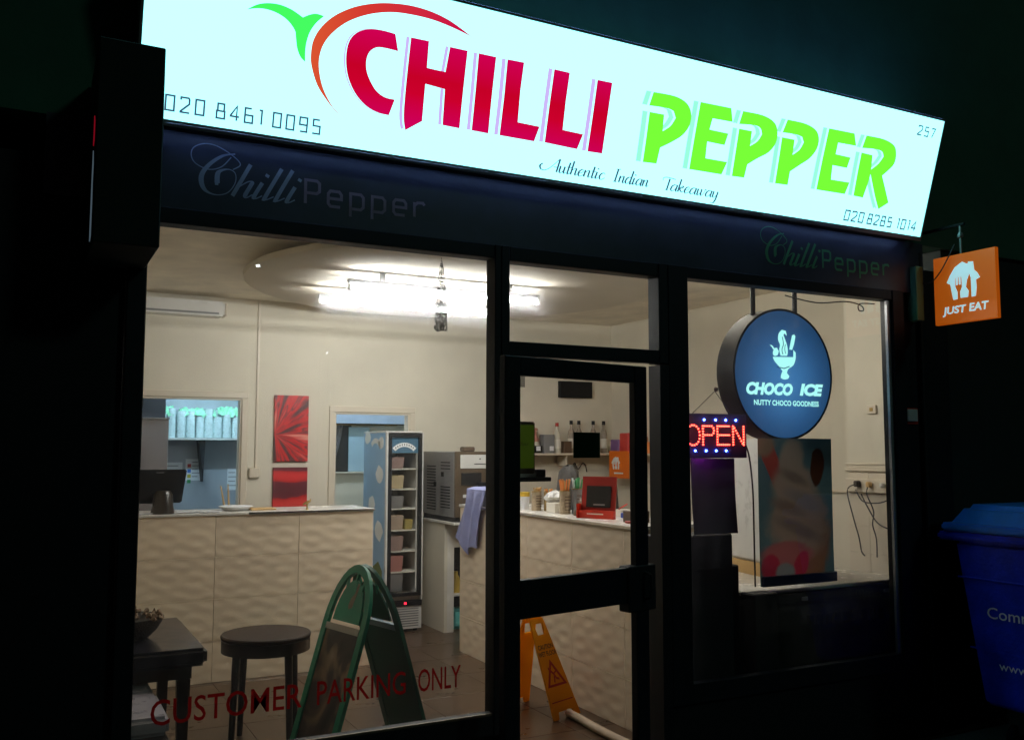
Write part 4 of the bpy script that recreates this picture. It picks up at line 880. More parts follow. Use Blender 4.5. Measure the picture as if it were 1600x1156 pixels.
m_ = MB(); m_.lathe([(.0, 0), (.07, .0), (.085, .03), (.07, .06), (.03, .075), (0, .08)], (3.66, 2.27, CTZ+.076), 14)
random.seed(2)
for v in m_.b.verts: v.co += Vector([random.uniform(-.012, .012), random.uniform(-.012, .012), random.uniform(0, .012)])
obj('crumpled_bag', m_, 'bagwhite', CP)
CU_ = thing('paper_cup', 'white paper cup with a yellow band at the door edge of the right counter', 'cup', (3.58, 2.62, CTZ))
obj('cup', MB().lathe([(0, 0), (.03, 0), (.042, .10), (.042, .103), (0, .1)], (3.58, 2.62, CTZ), 18), 'paper', CU_, smooth=True); obj('sleeve', MB().lathe([(.0415, .0), (.043, .035)], (3.58, 2.62, CTZ+.1035), 18), mat('amber_band', (.7, .45, .05), .5), CU_)
m_ = MB(); m_.lathe([(.0, 0), (.13, .0), (.15, .06), (.14, .2), (.11, .30), (.06, .345), (0, .35)], (4.10, 2.5, CTZ-.0), 16)
for v in m_.b.verts: v.co.x = 3.92+(v.co.x-4.10)*.5; v.co += Vector([random.uniform(-.01, .01) for _ in range(3)]) if v.co.z > CTZ+.03 else Vector()
c = obj('grey_rucksack', m_, 'darkgrey', smooth=True); tag(c, 'dark grey rucksack standing behind the straws', 'bag')
m_ = MB(); v_ = frus(3.86, 4.0, 1.86, 2.18, CTZ, 3.88, 3.99, 1.88, 2.14, CTZ+.27, .03); 
c = obj('black_bag', v_, 'darkgrey'); tag(c, 'slumped black bag behind the spray bottle', 'bag')
SB = thing('spray_bottle', 'small clear spray bottle with a blue label', 'bottle', (3.62, 1.83, CTZ))
obj('bottle', MB().lathe([(0, 0), (.021, 0), (.022, .07), (.010, .09), (.010, .105), (0, .105)], (3.62, 1.83, CTZ), 14), 'bottle', SB, smooth=True); obj('label', MB().lathe([(.0228, .0), (.0228, .035)], (3.62, 1.83, CTZ+.03), 14), 'bluebox', SB); obj('nozzle', MB().tube([(3.62, 1.83, CTZ+.1055), (3.62, 1.83, CTZ+.125), (3.60, 1.80, CTZ+.128)], .006), 'white2', SB)
CRd = thing('card_reader', 'small dark payment box in front of the red display', 'card reader', (3.60, 1.75, CTZ)); obj('body', frus(3.55, 3.66, 1.68, 1.83, CTZ, 3.56, 3.65, 1.69, 1.82, CTZ+.045, .006), 'brown', CRd); obj('receipt', bx(3.58, 3.63, 1.72, 1.80, CTZ+.046, CTZ+.049), 'paperc', CRd)
RD = thing('tablet_display', 'red card stand holding a dark screen near the door edge', 'display stand', (3.62, 1.5, CTZ))
# stands facing the customer side, turned toward the door
def rdm(u0, u1, z0, z1, n0, n1, lean=.0):
    ca = R(-62); U_ = Vector((math.cos(ca), math.sin(ca), 0)); N_ = Vector((-math.sin(-ca), 0, 0)); N_ = Vector((U_.y, -U_.x, 0))*1.
    O2 = Vector((3.515, 1.66, CTZ)); m_ = MB()
    m_.add([O2+U_*u+N_*(n-lean*z)+Z3*z for u in (u0, u1) for z in (z0, z1) for n in (n0, n1)], [(0, 1, 3, 2), (4, 6, 7, 5), (0, 4, 5, 1), (2, 3, 7, 6), (0, 2, 6, 4), (1, 5, 7, 3)]); return m_
obj('back_card', rdm(.0, .27, .0, .29, -.012, 0, .12), 'red', RD); obj('screen', rdm(.04, .235, .075, .225, .0005, .005, .12), 'screen', RD)
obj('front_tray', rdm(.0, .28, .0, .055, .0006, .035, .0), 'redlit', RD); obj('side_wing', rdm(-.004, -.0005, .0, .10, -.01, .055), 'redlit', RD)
b = MB(); b2 = rdm(.07, .20, .028, .036, .0355, .0365); obj('print', b2, 'paperc', RD); obj('screen_text', rdm(.10, .19, .09, .10, .0055, .0065, .12), 'grey', RD)
for i, (x, y, s_, m_, lab) in enumerate(((3.80, 1.48, (.09, .07, .035), 'bluebox', 'small blue carton right of the red display stand'), (3.86, 1.62, (.11, .09, .05), 'paperc', 'cream carton behind the small blue one'), (3.62, 1.13, (.14, .11, .075), 'brown', 'brown box on the counter in the gap beside the door'), (3.56, 1.08, (.10, .05, .015), 'red', 'thin dark red pad at the counter edge beside the door'))):
    c = obj('carton', bx(x-s_[0]/2, x+s_[0]/2, y-s_[1]/2, y+s_[1]/2, CTZ, CTZ+s_[2], bev=.003), m_); tag(c, lab, 'carton')
c = obj('marker_pen', MB().tube([(3.80, 1.60, CTZ+.055), (3.90, 1.64, CTZ+.085)], .005), 'redink'); tag(c, 'red pen lying on the cream carton', 'pen')

# ------------------------------------------------------------------ shelf with bottles
SH = thing('wall_shelf', 'long cream shelf of bottles and jars on the wall behind the right counter', 'shelf', (5.4, 4.8, 1.68))
obj('board', bx(4.55, RX-.001, 4.66, BY-.001, 1.678, 1.70, bev=.002), 'rail', SH); obj('board', bx(5.72, RX-.001, 3.2, 4.6595, 1.678, 1.70, bev=.002), 'rail', SH)
for x in (4.8, 5.22): obj('bracket', bx(x, x+.015, 4.70, BY-.001, 1.56, 1.6775), 'rail', SH)
obj('under_rail', bx(RX-.02, RX-.001, .9, 4.9-.021, 1.395, 1.415), 'rail', SH)
SZ = 1.7002
def bottle(x, y, r, h, m_, cap, lab, group=None, name='bottle', nk=.4):
    t = thing(name, lab, 'bottle', (x, y, SZ), group=group)
    obj('body', MB().lathe([(0, 0), (r, 0), (r, h*.58), (r*.85, h*.66), (r*nk, h*.78), (r*nk, h*.88), (0, h*.88)], (x, y, SZ), 14), m_, t, smooth=True)
    obj('cap', MB().lathe([(0, 0), (r*nk*1.25, 0), (r*nk*1.2, h*.12), (0, h*.12)], (x, y, SZ+h*.8805), 12), cap, t)
    obj('label', MB().lathe([(r*1.02, h*.15), (r*1.02, h*.45)], (x, y, SZ), 14), 'paperc', t)
    return t
for i, (x, lab) in enumerate(((5.37, 'first'), (5.47, 'second'), (5.66, 'third'), (5.80, 'fourth'))):
    bottle(x, 4.84, .038, .36, 'bottle', 'blackm', 'clear syrup bottle with black cap, %s of four from the left on the shelf' % lab, 'syrup bottles on the wall shelf')
bottle(5.14, 4.76, .045, .33, mat('white_bottle', (.55, .52, .42), .4), 'red', 'cream bottle with red cap on the shelf left of the syrups', nk=.35)
bottle(4.83, 4.78, .085, .27, 'pink', 'pink', 'big pinkish jar at the left of the shelf', name='jar', nk=.7)
for (x, y, s_, m_, lab) in ((4.85, 4.70, (.14, .02, .08), 'screen', 'dark box with a pale tag on the shelf by the pink jar'), (5.01, 4.75, (.13, .1, .20), 'grey', 'grey box between the pink jar and the cream bottle'), (5.25, 4.76, (.10, .10, .13), 'brown', 'brown box on the shelf behind the dark door sticker'), (5.55, 4.74, (.16, .1, .12), 'brown', 'low brown box in front of the syrup bottles')):
    c = obj('shelf_box', bx(x-s_[0]/2, x+s_[0]/2, y-s_[1]/2, y+s_[1]/2, SZ, SZ+s_[2], bev=.003), m_); tag(c, lab, 'box')
for (x, y) in ((4.86, 4.68), (5.03, 4.69)):
    c = obj('price_tag', bx(x-.025, x+.025, y-.006, y-.004, SZ+.025, SZ+.075), 'paper'); tag(c, 'white tag on the %s box of the shelf' % ('dark' if x < 4.9 else 'grey'), 'tag')
for (y, m_, h, lab) in ((4.58, mat('violet_pack', (.22, .12, .28), .4), .15, 'violet packet on the right arm of the shelf'), (4.40, mat('scarlet_pack', (.62, .06, .05), .4), .22, 'scarlet packet leaning on the right arm of the shelf'), (4.18, 'pink', .18, 'pink packet next to the scarlet one'), (4.02, 'orange', .12, 'orange packet near the door stile')):
    c = obj('packet', bx(5.77, 5.88, y-.085, y+.085, SZ, SZ+h, bev=.01), m_); tag(c, lab, 'packet')
for (y, m_, r, h, lab) in ((3.66, 'tan', .05, .14, 'amber jar on the shelf seen beside the door'), (3.52, 'redlit', .05, .28, 'tall red tin at the near end of the shelf')):
    c = obj('jar', MB().lathe([(0, 0), (r, 0), (r, h*.8), (r*.8, h*.85), (r*.8, h), (0, h)], (5.83, y, SZ), 16), m_, smooth=True); tag(c, lab, 'jar')
c = obj('wall_cable', MB().tube(smooth_path([(5.394, 4.88, 1.485), (5.41, 4.88, 1.55), (5.437, 4.88, 1.589), (5.478, 4.88, 1.525), (5.51, 4.88, 1.55), (5.546, 4.88, 1.588), (5.58, 4.88, 1.56), (5.596, 4.88, 1.49)]), .007), 'cable'); tag(c, 'looped black cable hanging in an M shape under the shelf', 'cable')
PS = thing('orange_poster', 'small orange poster with a white house hanging under the shelf', 'poster', (5.7, 4.5, 1.43))
obj('sheet', bx(5.712, 5.716, 4.22, 4.60, 1.43, 1.725), 'jeorange', PS)
k = .30/.42
obj('house_emblem', MB().poly([[(-4.60+(a-.175)*.75, 1.50+(z-2.62)*.62) for a, z in outer]], (5.712, 0, 0), -Y3, Z3, .001, .0005), 'jewhite', PS)
b = MB(); b.box(5.7085, 5.7105, 4.33, 4.50, 1.477, 1.493); obj('print', b, 'jewhite', PS)
c = obj('hook_cable', MB().tube(smooth_path([(5.93, 3.4, 1.66), (5.92, 3.42, 1.45), (5.93, 3.38, 1.35), (5.92, 3.40, 1.0)]), .012), 'cable'); tag(c, 'dark cord hanging on the right wall beside the door edge', 'cable')

# ------------------------------------------------------------------ front of the room, left window
TB = thing('low_table', 'dark glossy table at the lower left of the window', 'table', (.6, 1.9, 0))
obj('top', bx(.22, .93, 1.36, 2.42, .565, .662, bev=.022, seg=3), 'tabletop', TB, smooth=True)
obj('apron', bx(.26, .86, 1.44, 2.36, .49, .5645), 'wood', TB)
for x in (.30, .82):
    for y in (1.47, 2.30): obj('leg', frus(x-.025, x+.025, y-.025, y+.025, .001, x-.035, x+.035, y-.035, y+.035, .489, .005), 'wood', TB)
BK = thing('basket', 'dark wicker bowl of dried petals on the table', 'basket', (.55, 1.85, .663))
obj('bowl', MB().lathe([(0, 0), (.11, 0), (.16, .05), (.19, .10), (.195, .12), (.175, .115), (0, .08)], (.56, 1.82, .6635), 22), 'basket', BK, smooth=True)
b = MB(); random.seed(11)
for k in range(60):
    a = random.uniform(0, 6.28); r = .185*math.sqrt(random.random()); p = Vector((.56+r*math.cos(a), 1.82+r*math.sin(a), .778+random.uniform(-.01, .035)*(1.2-r/.185)))
    q = random.uniform(.012, .028); th = random.uniform(0, 6.28)
    b.tube([p, p+Vector((q*math.cos(th), q*math.sin(th), random.uniform(.0, .02))), p+Vector((1.7*q*math.cos(th+.5), 1.7*q*math.sin(th+.5), .0))], [.003, q*.6, .003], 6)
stuff(obj('dried_petals', b, 'cone', BK))
BC = thing('bench', 'low bench with pale seat pads at the bottom left corner', 'bench', (.45, 1.2, 0))
obj('frame', bx(.205, .66, .62, 2.1, .30, .379, bev=.006), 'wood', BC)
obj('seat_pad', bx(.205, .665, .80, 1.33, .38, .47, bev=.02, seg=3), 'leather', BC, smooth=True); obj('seat_pad', bx(.205, .655, 1.345, 2.1, .38, .47, bev=.02, seg=3), 'leather', BC, smooth=True)
for y in (.68, 2.0):
    for x in (.23, .60): obj('leg', bx(x, x+.04, y, y+.04, .001, .2995), 'wood', BC)
ST = thing('stool', 'round brown stool standing between the table and the green board', 'stool', (1.32, 1.72, 0))
sx, sy = 1.33, 1.73
obj('seat', MB().lathe([(0, 0), (.25, 0), (.262, .006), (.265, .02), (.258, .028), (0, .028)], (sx, sy, .616), 48), 'stooltop', ST, smooth=True)
obj('apron', MB().lathe([(.225, 0), (.26, 0), (.26, .07), (.225, .07), (.225, 0)], (sx, sy, .5455), 48), 'wood', ST, smooth=True)
for a in (25, 115, 205, 295):
    ca, sa = math.cos(R(a)), math.sin(R(a))
    obj('leg', MB().tube([(sx+.235*ca, sy+.235*sa, .001), (sx+.222*ca, sy+.222*sa, .30), (sx+.21*ca, sy+.21*sa, .545)], [.017, .021, .024], 10), 'wood', ST, smooth=True)
# A board
AB = thing('a_board', 'green plastic A board with an arched top inside the window', 'A board', (1.744, .819, 0), .237)
AH, AW, AS = 1.10, .43, .345
def board_outline(w_, h_, inset=0., z0=0., n=14):
    r = w_/2-inset; zc = h_-w_*.78; L = [(-r, z0)]
    for i in range(n+1):
        a = math.pi*(1-i/n); L.append((r*math.cos(a), zc+(h_-inset-zc)*math.sin(a)))
    L.append((r, z0)); return L
for sd in (-1, 1):
    lean = Vector((-sd*AS, 0, AH)).normalized(); O2 = Vector((sd*AS, AW/2, 0)); L_ = math.hypot(AS, AH)
    U2 = Vector((0, -1, 0)) if sd < 0 else Vector((0, 1, 0)); zc = L_-AW*.78
    # panel frame ring with a rail of slots round the arch
    ring = board_outline(AW, L_); hole = [(a, z) for a, z in board_outline(AW, L_, .045, .06)]
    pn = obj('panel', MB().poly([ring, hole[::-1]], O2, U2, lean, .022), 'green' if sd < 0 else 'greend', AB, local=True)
    inner = [(a*.90, z) for a, z in board_outline(AW, L_, .052, .075)]
    top = [(-.135, zc+.02)]+[(.135*math.cos(math.pi*(1-i/12)), zc+.02+(L_-.085-zc-.02)*math.sin(math.pi*(1-i/12))) for i in range(13)]+[(.135, zc+.02)]
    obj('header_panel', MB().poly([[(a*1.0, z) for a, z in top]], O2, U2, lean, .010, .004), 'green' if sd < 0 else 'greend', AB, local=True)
    obj('crossbar', MB().poly([[(-.168, zc-.035), (.168, zc-.035), (.168, zc+.0), (-.168, zc+.0)]], O2, U2, lean, .016, .008), mat('pale_bar', (.55, .50, .42), .4) if sd < 0 else mat('blue_grey_bar', (.30, .42, .5), .3), AB, local=True)
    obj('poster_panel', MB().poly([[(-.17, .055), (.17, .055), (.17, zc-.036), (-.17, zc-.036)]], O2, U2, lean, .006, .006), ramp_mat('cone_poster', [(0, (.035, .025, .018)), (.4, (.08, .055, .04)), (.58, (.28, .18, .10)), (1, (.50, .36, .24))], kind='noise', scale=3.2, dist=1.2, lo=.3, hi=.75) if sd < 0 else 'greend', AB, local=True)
    for i in range(3):
        a = R(-35+35*i); obj('strut', MB().poly([[(.12*math.sin(a)-.008+.0, zc+.10+.09*math.cos(a)), (.12*math.sin(a)+.008, zc+.10+.09*math.cos(a)), (.16*math.sin(a)+.008, zc+.145+.155*math.cos(a)), (.16*math.sin(a)-.008, zc+.145+.155*math.cos(a))]], O2, U2, lean, .012, .003), 'green', AB, local=True)
    if sd < 0:
        obj('faded_print', MB().poly([smooth_closed([(.0, zc+.09), (.03, zc+.10), (.045, zc+.18), (.05, zc+.23), (.03, zc+.235), (.025, zc+.18), (.0, zc+.15), (-.01, zc+.11)])], O2, U2, lean, .001, .0145), mat('faded_pink', (.30, .26, .17), .6), AB, local=True)
# wet floor sign
WS = thing('wet_floor_sign', 'yellow folding wet floor sign behind the lower door glass', 'floor sign', (3.1, 1.6, 0), R(0))
def wpanel(P0, P1, P2, P3):
    """front foot left, foot right, top right, top left"""
    P0, P1, P2, P3 = map(Vector, (P0, P1, P2, P3)); U_ = (P1-P0).normalized(); Vv = ((P3+P2)/2-(P0+P1)/2).normalized(); Vv = (Vv-U_*Vv.dot(U_)).normalized(); return P0, U_, Vv
def wsign(side, O2, U_, Vv, Hh, wb, wt):
    c = wb/2; L = [(0, 0), (.05, 0), (.065, .045), (wb-.065, .045), (wb-.05, 0), (wb, 0), (c+wt/2+.012, Hh*.86), (c+wt/2, Hh), (c-wt/2, Hh), (c-wt/2-.012, Hh*.86)]
    hole = [(c-.045, Hh-.035), (c+.045, Hh-.035), (c+.035, Hh-.11), (c-.035, Hh-.11)]
    p = obj('panel', MB().poly([L, hole], O2, U_, Vv, .012), 'yellow', WS)
    b = MB(); font(b, 'CAUTION', c-.075, c+.075, Hh-.205, .03, O2, U_, Vv, .0125, bold=.015); obj('lettering', b, 'blackink', p); b = MB(); font(b, 'WET FLOOR', c-.09, c+.09, Hh-.25, .03, O2, U_, Vv, .0125, bold=.015); obj('lettering', b, 'blackink', p)
    tri = [(c, Hh-.275), (c+.098, Hh-.45), (c-.098, Hh-.45)]; ti = [(c, Hh-.31), (c+.070, Hh-.435), (c-.070, Hh-.435)]
    obj('warning_triangle', MB().poly([tri, ti], O2, U_, Vv, .001, .012), 'redink', p)
    b = MB(); b.rib([(c-.03, Hh-.345), (c-.005, Hh-.37), (c+.01, Hh-.40), (c+.035, Hh-.41)], .014, O2, U_, Vv, .013); b.rib([(c-.005, Hh-.37), (c+.025, Hh-.355)], .010, O2, U_, Vv, .013); b.rib([(c-.005, Hh-.385), (c-.02, Hh-.425)], .012, O2, U_, Vv, .013); b.rib([(c-.045, Hh-.332), (c-.035, Hh-.332)], .016, O2, U_, Vv, .013)
    obj('slipping_figure', b, 'redink', p)
    obj('foot_line', MB().poly([[(.03, .105), (wb-.03, .105), (wb-.032, .112), (.032, .112)]], O2, U_, Vv, .001, .012), 'redink', p)
F0, F1 = Vector((3.079, 1.304, .001)), Vector((3.335, 1.40, .001)); U_ = (F1-F0).normalized(); nrm = U_.cross(Z3)
Hs = .62; lean = (Z3*Hs - nrm*.20 - U_*.085).normalized(); wsign(0, F0, U_, lean, .655, (F1-F0).length, .13)
O3 = F0-nrm*.44+U_*(F1-F0).length; lean2 = (Z3*Hs+nrm*.20-U_*.085).normalized()
wsign(1, O3, -U_, lean2, .655, (F1-F0).length, .13)
tp = F0+U_*.055-nrm*.215+Z3*.625; obj('hinge', MB().tube([tp-U_*.06, tp, tp+U_*.06], .018, 10), 'yellow', WS)
c = obj('draught_roll', MB().tube(smooth_path([(3.225, 1.36, .026), (3.22, 1.2, .026), (3.205, 1.0, .026), (3.20, .7, .026), (3.22, .3, .026)]), .026, 12), mat('cream_sleeve', (.62, .48, .34), .8, bump=.4), smooth=True); tag(c, 'cream draught roll lying on the floor from the yellow sign to the door', 'draught roll')

# ------------------------------------------------------------------ right window
CS = thing('round_light_sign', 'round blue CHOCO ICE light sign hanging in the right window', 'sign', (4.16, .4, 1.81))
cx, cz, rr = 4.160, 2.212, .410
obj('drum', MB().lathe([(rr-.014, .012), (rr-.014, -.001), (rr, 0), (rr, .15), (0, .15)], (cx, .3, cz), 72, axis='y', cap0=False), mat('black_drum', (.010, .007, .005), .6, 0, spec=.06), CS, smooth=True)
obj('face', MB().lathe([(0, 0), (rr-.0145, 0), (rr-.0145, .008), (0, .008)], (cx, .3015, cz), 72, axis='y'), ramp_mat('lit_blue_face', [(0, (.085, .27, .62)), (.35, (.055, .20, .46)), (.75, (.028, .10, .25)), (1, (.018, .065, .16))], kind='radial', lo=0, hi=.41, emission=.85, centre=(-.01, 0, -.36)), CS)
CO2 = (0, .3013, 0)
sw = [(4.117, 2.425), (4.123, 2.465), (4.15, 2.489), (4.182, 2.484), (4.189, 2.454), (4.171, 2.468), (4.162, 2.458), (4.175, 2.428), (4.191, 2.389), (4.194, 2.349), (4.187, 2.328), (4.134, 2.326), (4.125, 2.361), (4.131, 2.394)]
st = [(4.234, 2.459), (4.251, 2.466), (4.261, 2.455), (4.249, 2.408), (4.231, 2.367), (4.208, 2.369), (4.22, 2.414)]
chy = [(4.072, 2.347), (4.083, 2.371), (4.105, 2.375), (4.120, 2.353), (4.110, 2.329), (4.087, 2.322), (4.072, 2.331)]
lf = [(4.047, 2.389), (4.068, 2.386), (4.083, 2.367), (4.074, 2.362), (4.065, 2.376)]
bw = [(4.069, 2.316), (4.24, 2.322), (4.242, 2.367), (4.26, 2.352), (4.258, 2.312), (4.238, 2.271), (4.195, 2.245), (4.183, 2.221), (4.202, 2.201), (4.193, 2.185), (4.161, 2.179), (4.132, 2.187), (4.135, 2.207), (4.147, 2.231), (4.121, 2.258), (4.086, 2.288)]
for nm, pp in (('ice_cream_swirl', sw), ('wafer_stick', st), ('cherry', chy), ('cherry_leaf', lf), ('sundae_glass', bw)):
    obj(nm, MB().poly([smooth_closed(pp)], CO2, X3, Z3, .001, .0005), E_ICE, CS)
b = MB(); b.rib(smooth_path([(4.150, 2.445), (4.158, 2.40), (4.145, 2.365), (4.152, 2.335)]), .006, CO2, X3, Z3, .002); b.rib(smooth_path([(4.175, 2.40), (4.168, 2.37), (4.175, 2.34)]), .005, CO2, X3, Z3, .002); b.rib([(4.10, 2.255), (4.16, 2.248), (4.205, 2.262)], .006, CO2, X3, Z3, .002)
obj('line_detail', b, mat('blue_ink', (.02, .08, .2), .5, emit=(.02, .1, .25), es=.6), CS)
b = MB(); font(b, 'CHOCO', 3.850, 4.228, 2.085, .066, CO2, X3, Z3, .001, shear=.22, bold=.06); font(b, 'ICE', 4.285, 4.487, 2.088, .066, CO2, X3, Z3, .001, shear=.22, bold=.06)
font(b, 'NUTTY CHOCO GOODNESS', 3.909, 4.446, 2.017, .031, CO2, X3, Z3, .001, bold=.03)
obj('lettering', b, E_ICE, CS)
for x in (3.985, 4.335): obj('hanging_rod', MB().tube([(x, .375, 2.56), (x, .375, CZ-.001)], .016, 8), 'blackm', CS)
# LED sign
LD = thing('led_open_sign', 'black LED sign spelling OPEN in red dots with blue dots above and below', 'LED sign', (3.45, .12, 1.70))
obj('board', bx(3.20, 3.672, .105, .125, 1.698, 1.947, bev=.003), 'ledboard', LD)
dots = []
def line(a, c, n): return [(a[0]+(c[0]-a[0])*i/(n-1), a[1]+(c[1]-a[1])*i/(n-1)) for i in range(n)]
zt, zb, zm = 1.877, 1.773, 1.827
dots += [(3.284+.047*math.cos(R(a)), 1.825+.056*math.sin(R(a))) for a in range(0, 360, 20)]
dots += line((3.353, zb), (3.353, zt), 8)+line((3.367, zt), (3.415, zt), 4)+[(3.428, 1.866), (3.432, 1.852), (3.428, 1.838)]+line((3.367, zm), (3.415, zm), 4)
dots += line((3.456, zb), (3.456, zt), 8)+line((3.47, zt), (3.54, zt), 6)+line((3.47, zm), (3.54, zm), 6)+line((3.47, zb), (3.54, zb), 6)
dots += line((3.570, zb), (3.570, zt), 8)+line((3.648, zb), (3.648, zt), 8)+line((3.580, 1.868), (3.640, 1.780), 7)
def dotmesh(L, r):
    b = MB()
    for x, z in L: b.lathe([(r, 0), (r*.9, -.004), (r*.5, -.007), (0, -.008)], (x, .1048, z), 8, axis='y')
    return b
o = obj('red_dots', dotmesh(dots, .0042), E_LEDR, LD); o['kind'] = 'stuff'
for L, z in (((3.363, 3.445, 3.518, 3.592), 1.912), ((3.238, 3.298, 3.374, 3.446, 3.518), 1.739)):
    for x in L: obj('blue_dot', dotmesh([(x, z)], .0062), E_LEDB, LD)
obj('indicator_lamp', bx(3.415, 3.455, .128, .150, 1.699, 1.712, bev=.003), emis('magenta_led', (.65, .03, 1.), 45.), LD)
obj('hanging_cord', MB().tube([(3.292, .115, 1.948), (3.45, .112, 2.075), (3.568, .115, 1.948)], .0025, 5), 'cable', LD)
obj('suction_hook', MB().lathe([(0, 0), (.012, .004), (.014, .012), (.006, .02), (0, .02)], (3.45, .092, 2.085), 12, axis='y'), 'brown', LD)
obj('lead', MB().tube(smooth_path([(3.672, .12, 1.78), (3.72, .14, 1.7), (3.76, .16, 1.5), (3.78, .18, 1.2), (3.80, .2, .95)]), .005), 'cable', LD)
m_ = MB(); vs_ = []
for j in range(9):
    for i in range(5):
        for q in (0, .004): vs_.append((3.352+.30*i/4+.012*math.sin(j/8*2)+.006*(j/8), .20+.012*math.sin(j/8*math.pi)+.01*math.cos(i/4*3)+q, 1.695-.43*j/8))
fs = []
for j in range(8):
    for i in range(4):
        a = (j*5+i)*2; fs += [(a, a+2, a+12, a+10), (a+1, a+11, a+13, a+3)]
m_.add(vs_, fs); c = obj('hanging_menu_card', m_, mat('dark_card', (.022, .020, .026), .5), smooth=True); tag(c, 'curled black card hanging below the LED sign', 'card')
# poster on the glass
PO = thing('ice_cream_poster', 'dim whipped ice cream cone poster hanging in the right window', 'poster', (4.0, .06, .98))
PX0, PX1, PZ0, PZ1, PY = 3.708, 4.286, .975, 1.810, .055
def poster_print():
    """soft whipped cone print on thin paper: blurred shapes in the sheet's own plane"""
    m = bpy.data.materials.new('ice_cream_print'); m.use_nodes = True; t = m.node_tree; t.nodes.clear(); N = t.nodes.new; Lk = t.links.new
    tc = N('ShaderNodeTexCoord'); col = None
    nz = N('ShaderNodeTexNoise'); nz.inputs['Scale'].default_value = 7; nz.inputs['Detail'].default_value = 4; nz.inputs['Distortion'].default_value = 1.2; Lk(tc.outputs['Object'], nz.inputs['Vector'])
    base_ = N('ShaderNodeRGB'); base_.outputs[0].default_value = (.036, .070, .077, 1); col = base_.outputs[0]
    for cx_, cz_, rx_, rz_, rot_, c_, soft in (
        (.10, .70, .055, .24, -.45, (.22, .045, .035), .12), (.03, .80, .09, .07, 0, (.16, .12, .08), .3),
        (.41, .22, .13, .26, .05, (.15, .075, .035), .2), (.30, .36, .23, .20, 0, (.19, .145, .115), .25), (.27, .55, .17, .14, .1, (.21, .165, .13), .25),
        (.25, .70, .09, .14, .2, (.20, .165, .13), .25), (.36, .47, .15, .05, .35, (.15, .13, .13), .5), (.22, .44, .13, .035, .3, (.14, .10, .08), .6), (.30, .31, .17, .035, .35, (.13, .10, .09), .6), (.27, .61, .11, .03, .35, (.13, .10, .08), .6),
        (.46, .67, .055, .115, .15, (.045, .018, .010), .10), (.20, .17, .19, .075, 0, (.22, .07, .07), .2), (.08, .10, .07, .08, .3, (.24, .02, .04), .15), (.31, .10, .05, .09, .35, (.24, .02, .04), .15), (.19, .06, .07, .06, 0, (.13, .14, .14), .2)):
        mp = N('ShaderNodeMapping'); mp.vector_type = 'TEXTURE'; mp.inputs['Location'].default_value = (cx_-.292, 0, cz_-.005); mp.inputs['Rotation'].default_value = (0, rot_, 0); mp.inputs['Scale'].default_value = (rx_, 1e3, rz_)
        ln = N('ShaderNodeVectorMath'); ln.operation = 'LENGTH'; Lk(tc.outputs['Object'], mp.inputs[0]); Lk(mp.outputs[0], ln.inputs[0])
        ad = N('ShaderNodeMath'); ad.operation = 'MULTIPLY_ADD'; ad.inputs[1].default_value = .55; Lk(nz.outputs[0], ad.inputs[0]); Lk(ln.outputs['Value'], ad.inputs[2])
        mr = N('ShaderNodeMapRange'); mr.interpolation_type = 'SMOOTHSTEP'; mr.inputs['From Min'].default_value = 1.27+soft; mr.inputs['From Max'].default_value = 1.27-soft; Lk(ad.outputs[0], mr.inputs[0])
        mx = N('ShaderNodeMix'); mx.data_type = 'RGBA'; mx.inputs[7].default_value = (*[v*.66 for v in c_], 1); Lk(mr.outputs[0], mx.inputs[0]); Lk(col, mx.inputs[6]); col = mx.outputs[2]
    o = N('ShaderNodeOutputMaterial'); d = N('ShaderNodeBsdfDiffuse'); tr = N('ShaderNodeBsdfTranslucent'); x = N('ShaderNodeMixShader'); x.inputs[0].default_value = .62
    Lk(col, d.inputs[0]); Lk(col, tr.inputs[0]); Lk(d.outputs[0], x.inputs[1]); Lk(tr.outputs[0], x.inputs[2]); Lk(x.outputs[0], o.inputs[0]); return m
q = MB(); vs_ = []
for j in range(9):
    for i in range(7): vs_.append((PX0+(PX1-PX0)*i/6, PY+.004*math.sin(i*1.1+j*.35)*(1-j/16), PZ0+(PZ1-PZ0)*j/8))
q.add(vs_, [(j*7+i, j*7+i+1, (j+1)*7+i+1, (j+1)*7+i) for j in range(8) for i in range(6)])
obj('sheet', q, poster_print(), PO, smooth=True)
obj('bottom_bar', bx(PX0+.01, PX1+.012, PY-.012, PY+.012, .972, 1.028, bev=.004), mat('navy_bar', (.012, .022, .075), .4), PO)
# appliances in the right window
WF = thing('white_freezer', 'white upright appliance half hidden behind the poster', 'appliance', (4.2, .455, .927), R(-10))
obj('body', bx(0, .38, .065, .80, .085, .89, bev=.02, seg=2), 'white2', WF, smooth=True, local=True); obj('door', bx(-.002, .382, 0, .0635, .085, .89, bev=.012, seg=2), 'white', WF, local=True); obj('plinth', bx(.01, .37, .075, .78, -.001, .0845), 'tan', WF, local=True)
WT = thing('chest_freezer', 'dark fronted chest freezer with a white top along the right window', 'freezer', (4.5, .5, 0))
obj('top', bx(3.72, 5.06, .19, 1.30, .90, .925, bev=.006), 'white', WT); obj('cabinet', bx(3.74, 5.04, .215, 1.28, .05, .8995, bev=.01), mat('graphite_front', (.030, .026, .022), .35, noise=.3, nscale=5), WT)
obj('lid_edge', bx(3.90, 5.05, .175, .1895, .84, .895), 'blackm', WT)
for x in (4.13, 4.83): obj('catch', bx(x, x+.05, .165, .1745, .85, .872, bev=.003), 'steel', WT)
b = MB()
for k in range(9): b.box(4.22+k*.075, 4.27+k*.075, .2125, .2145, .69-.004*(k % 3), .75)
obj('faint_print', b, 'screen', WT)
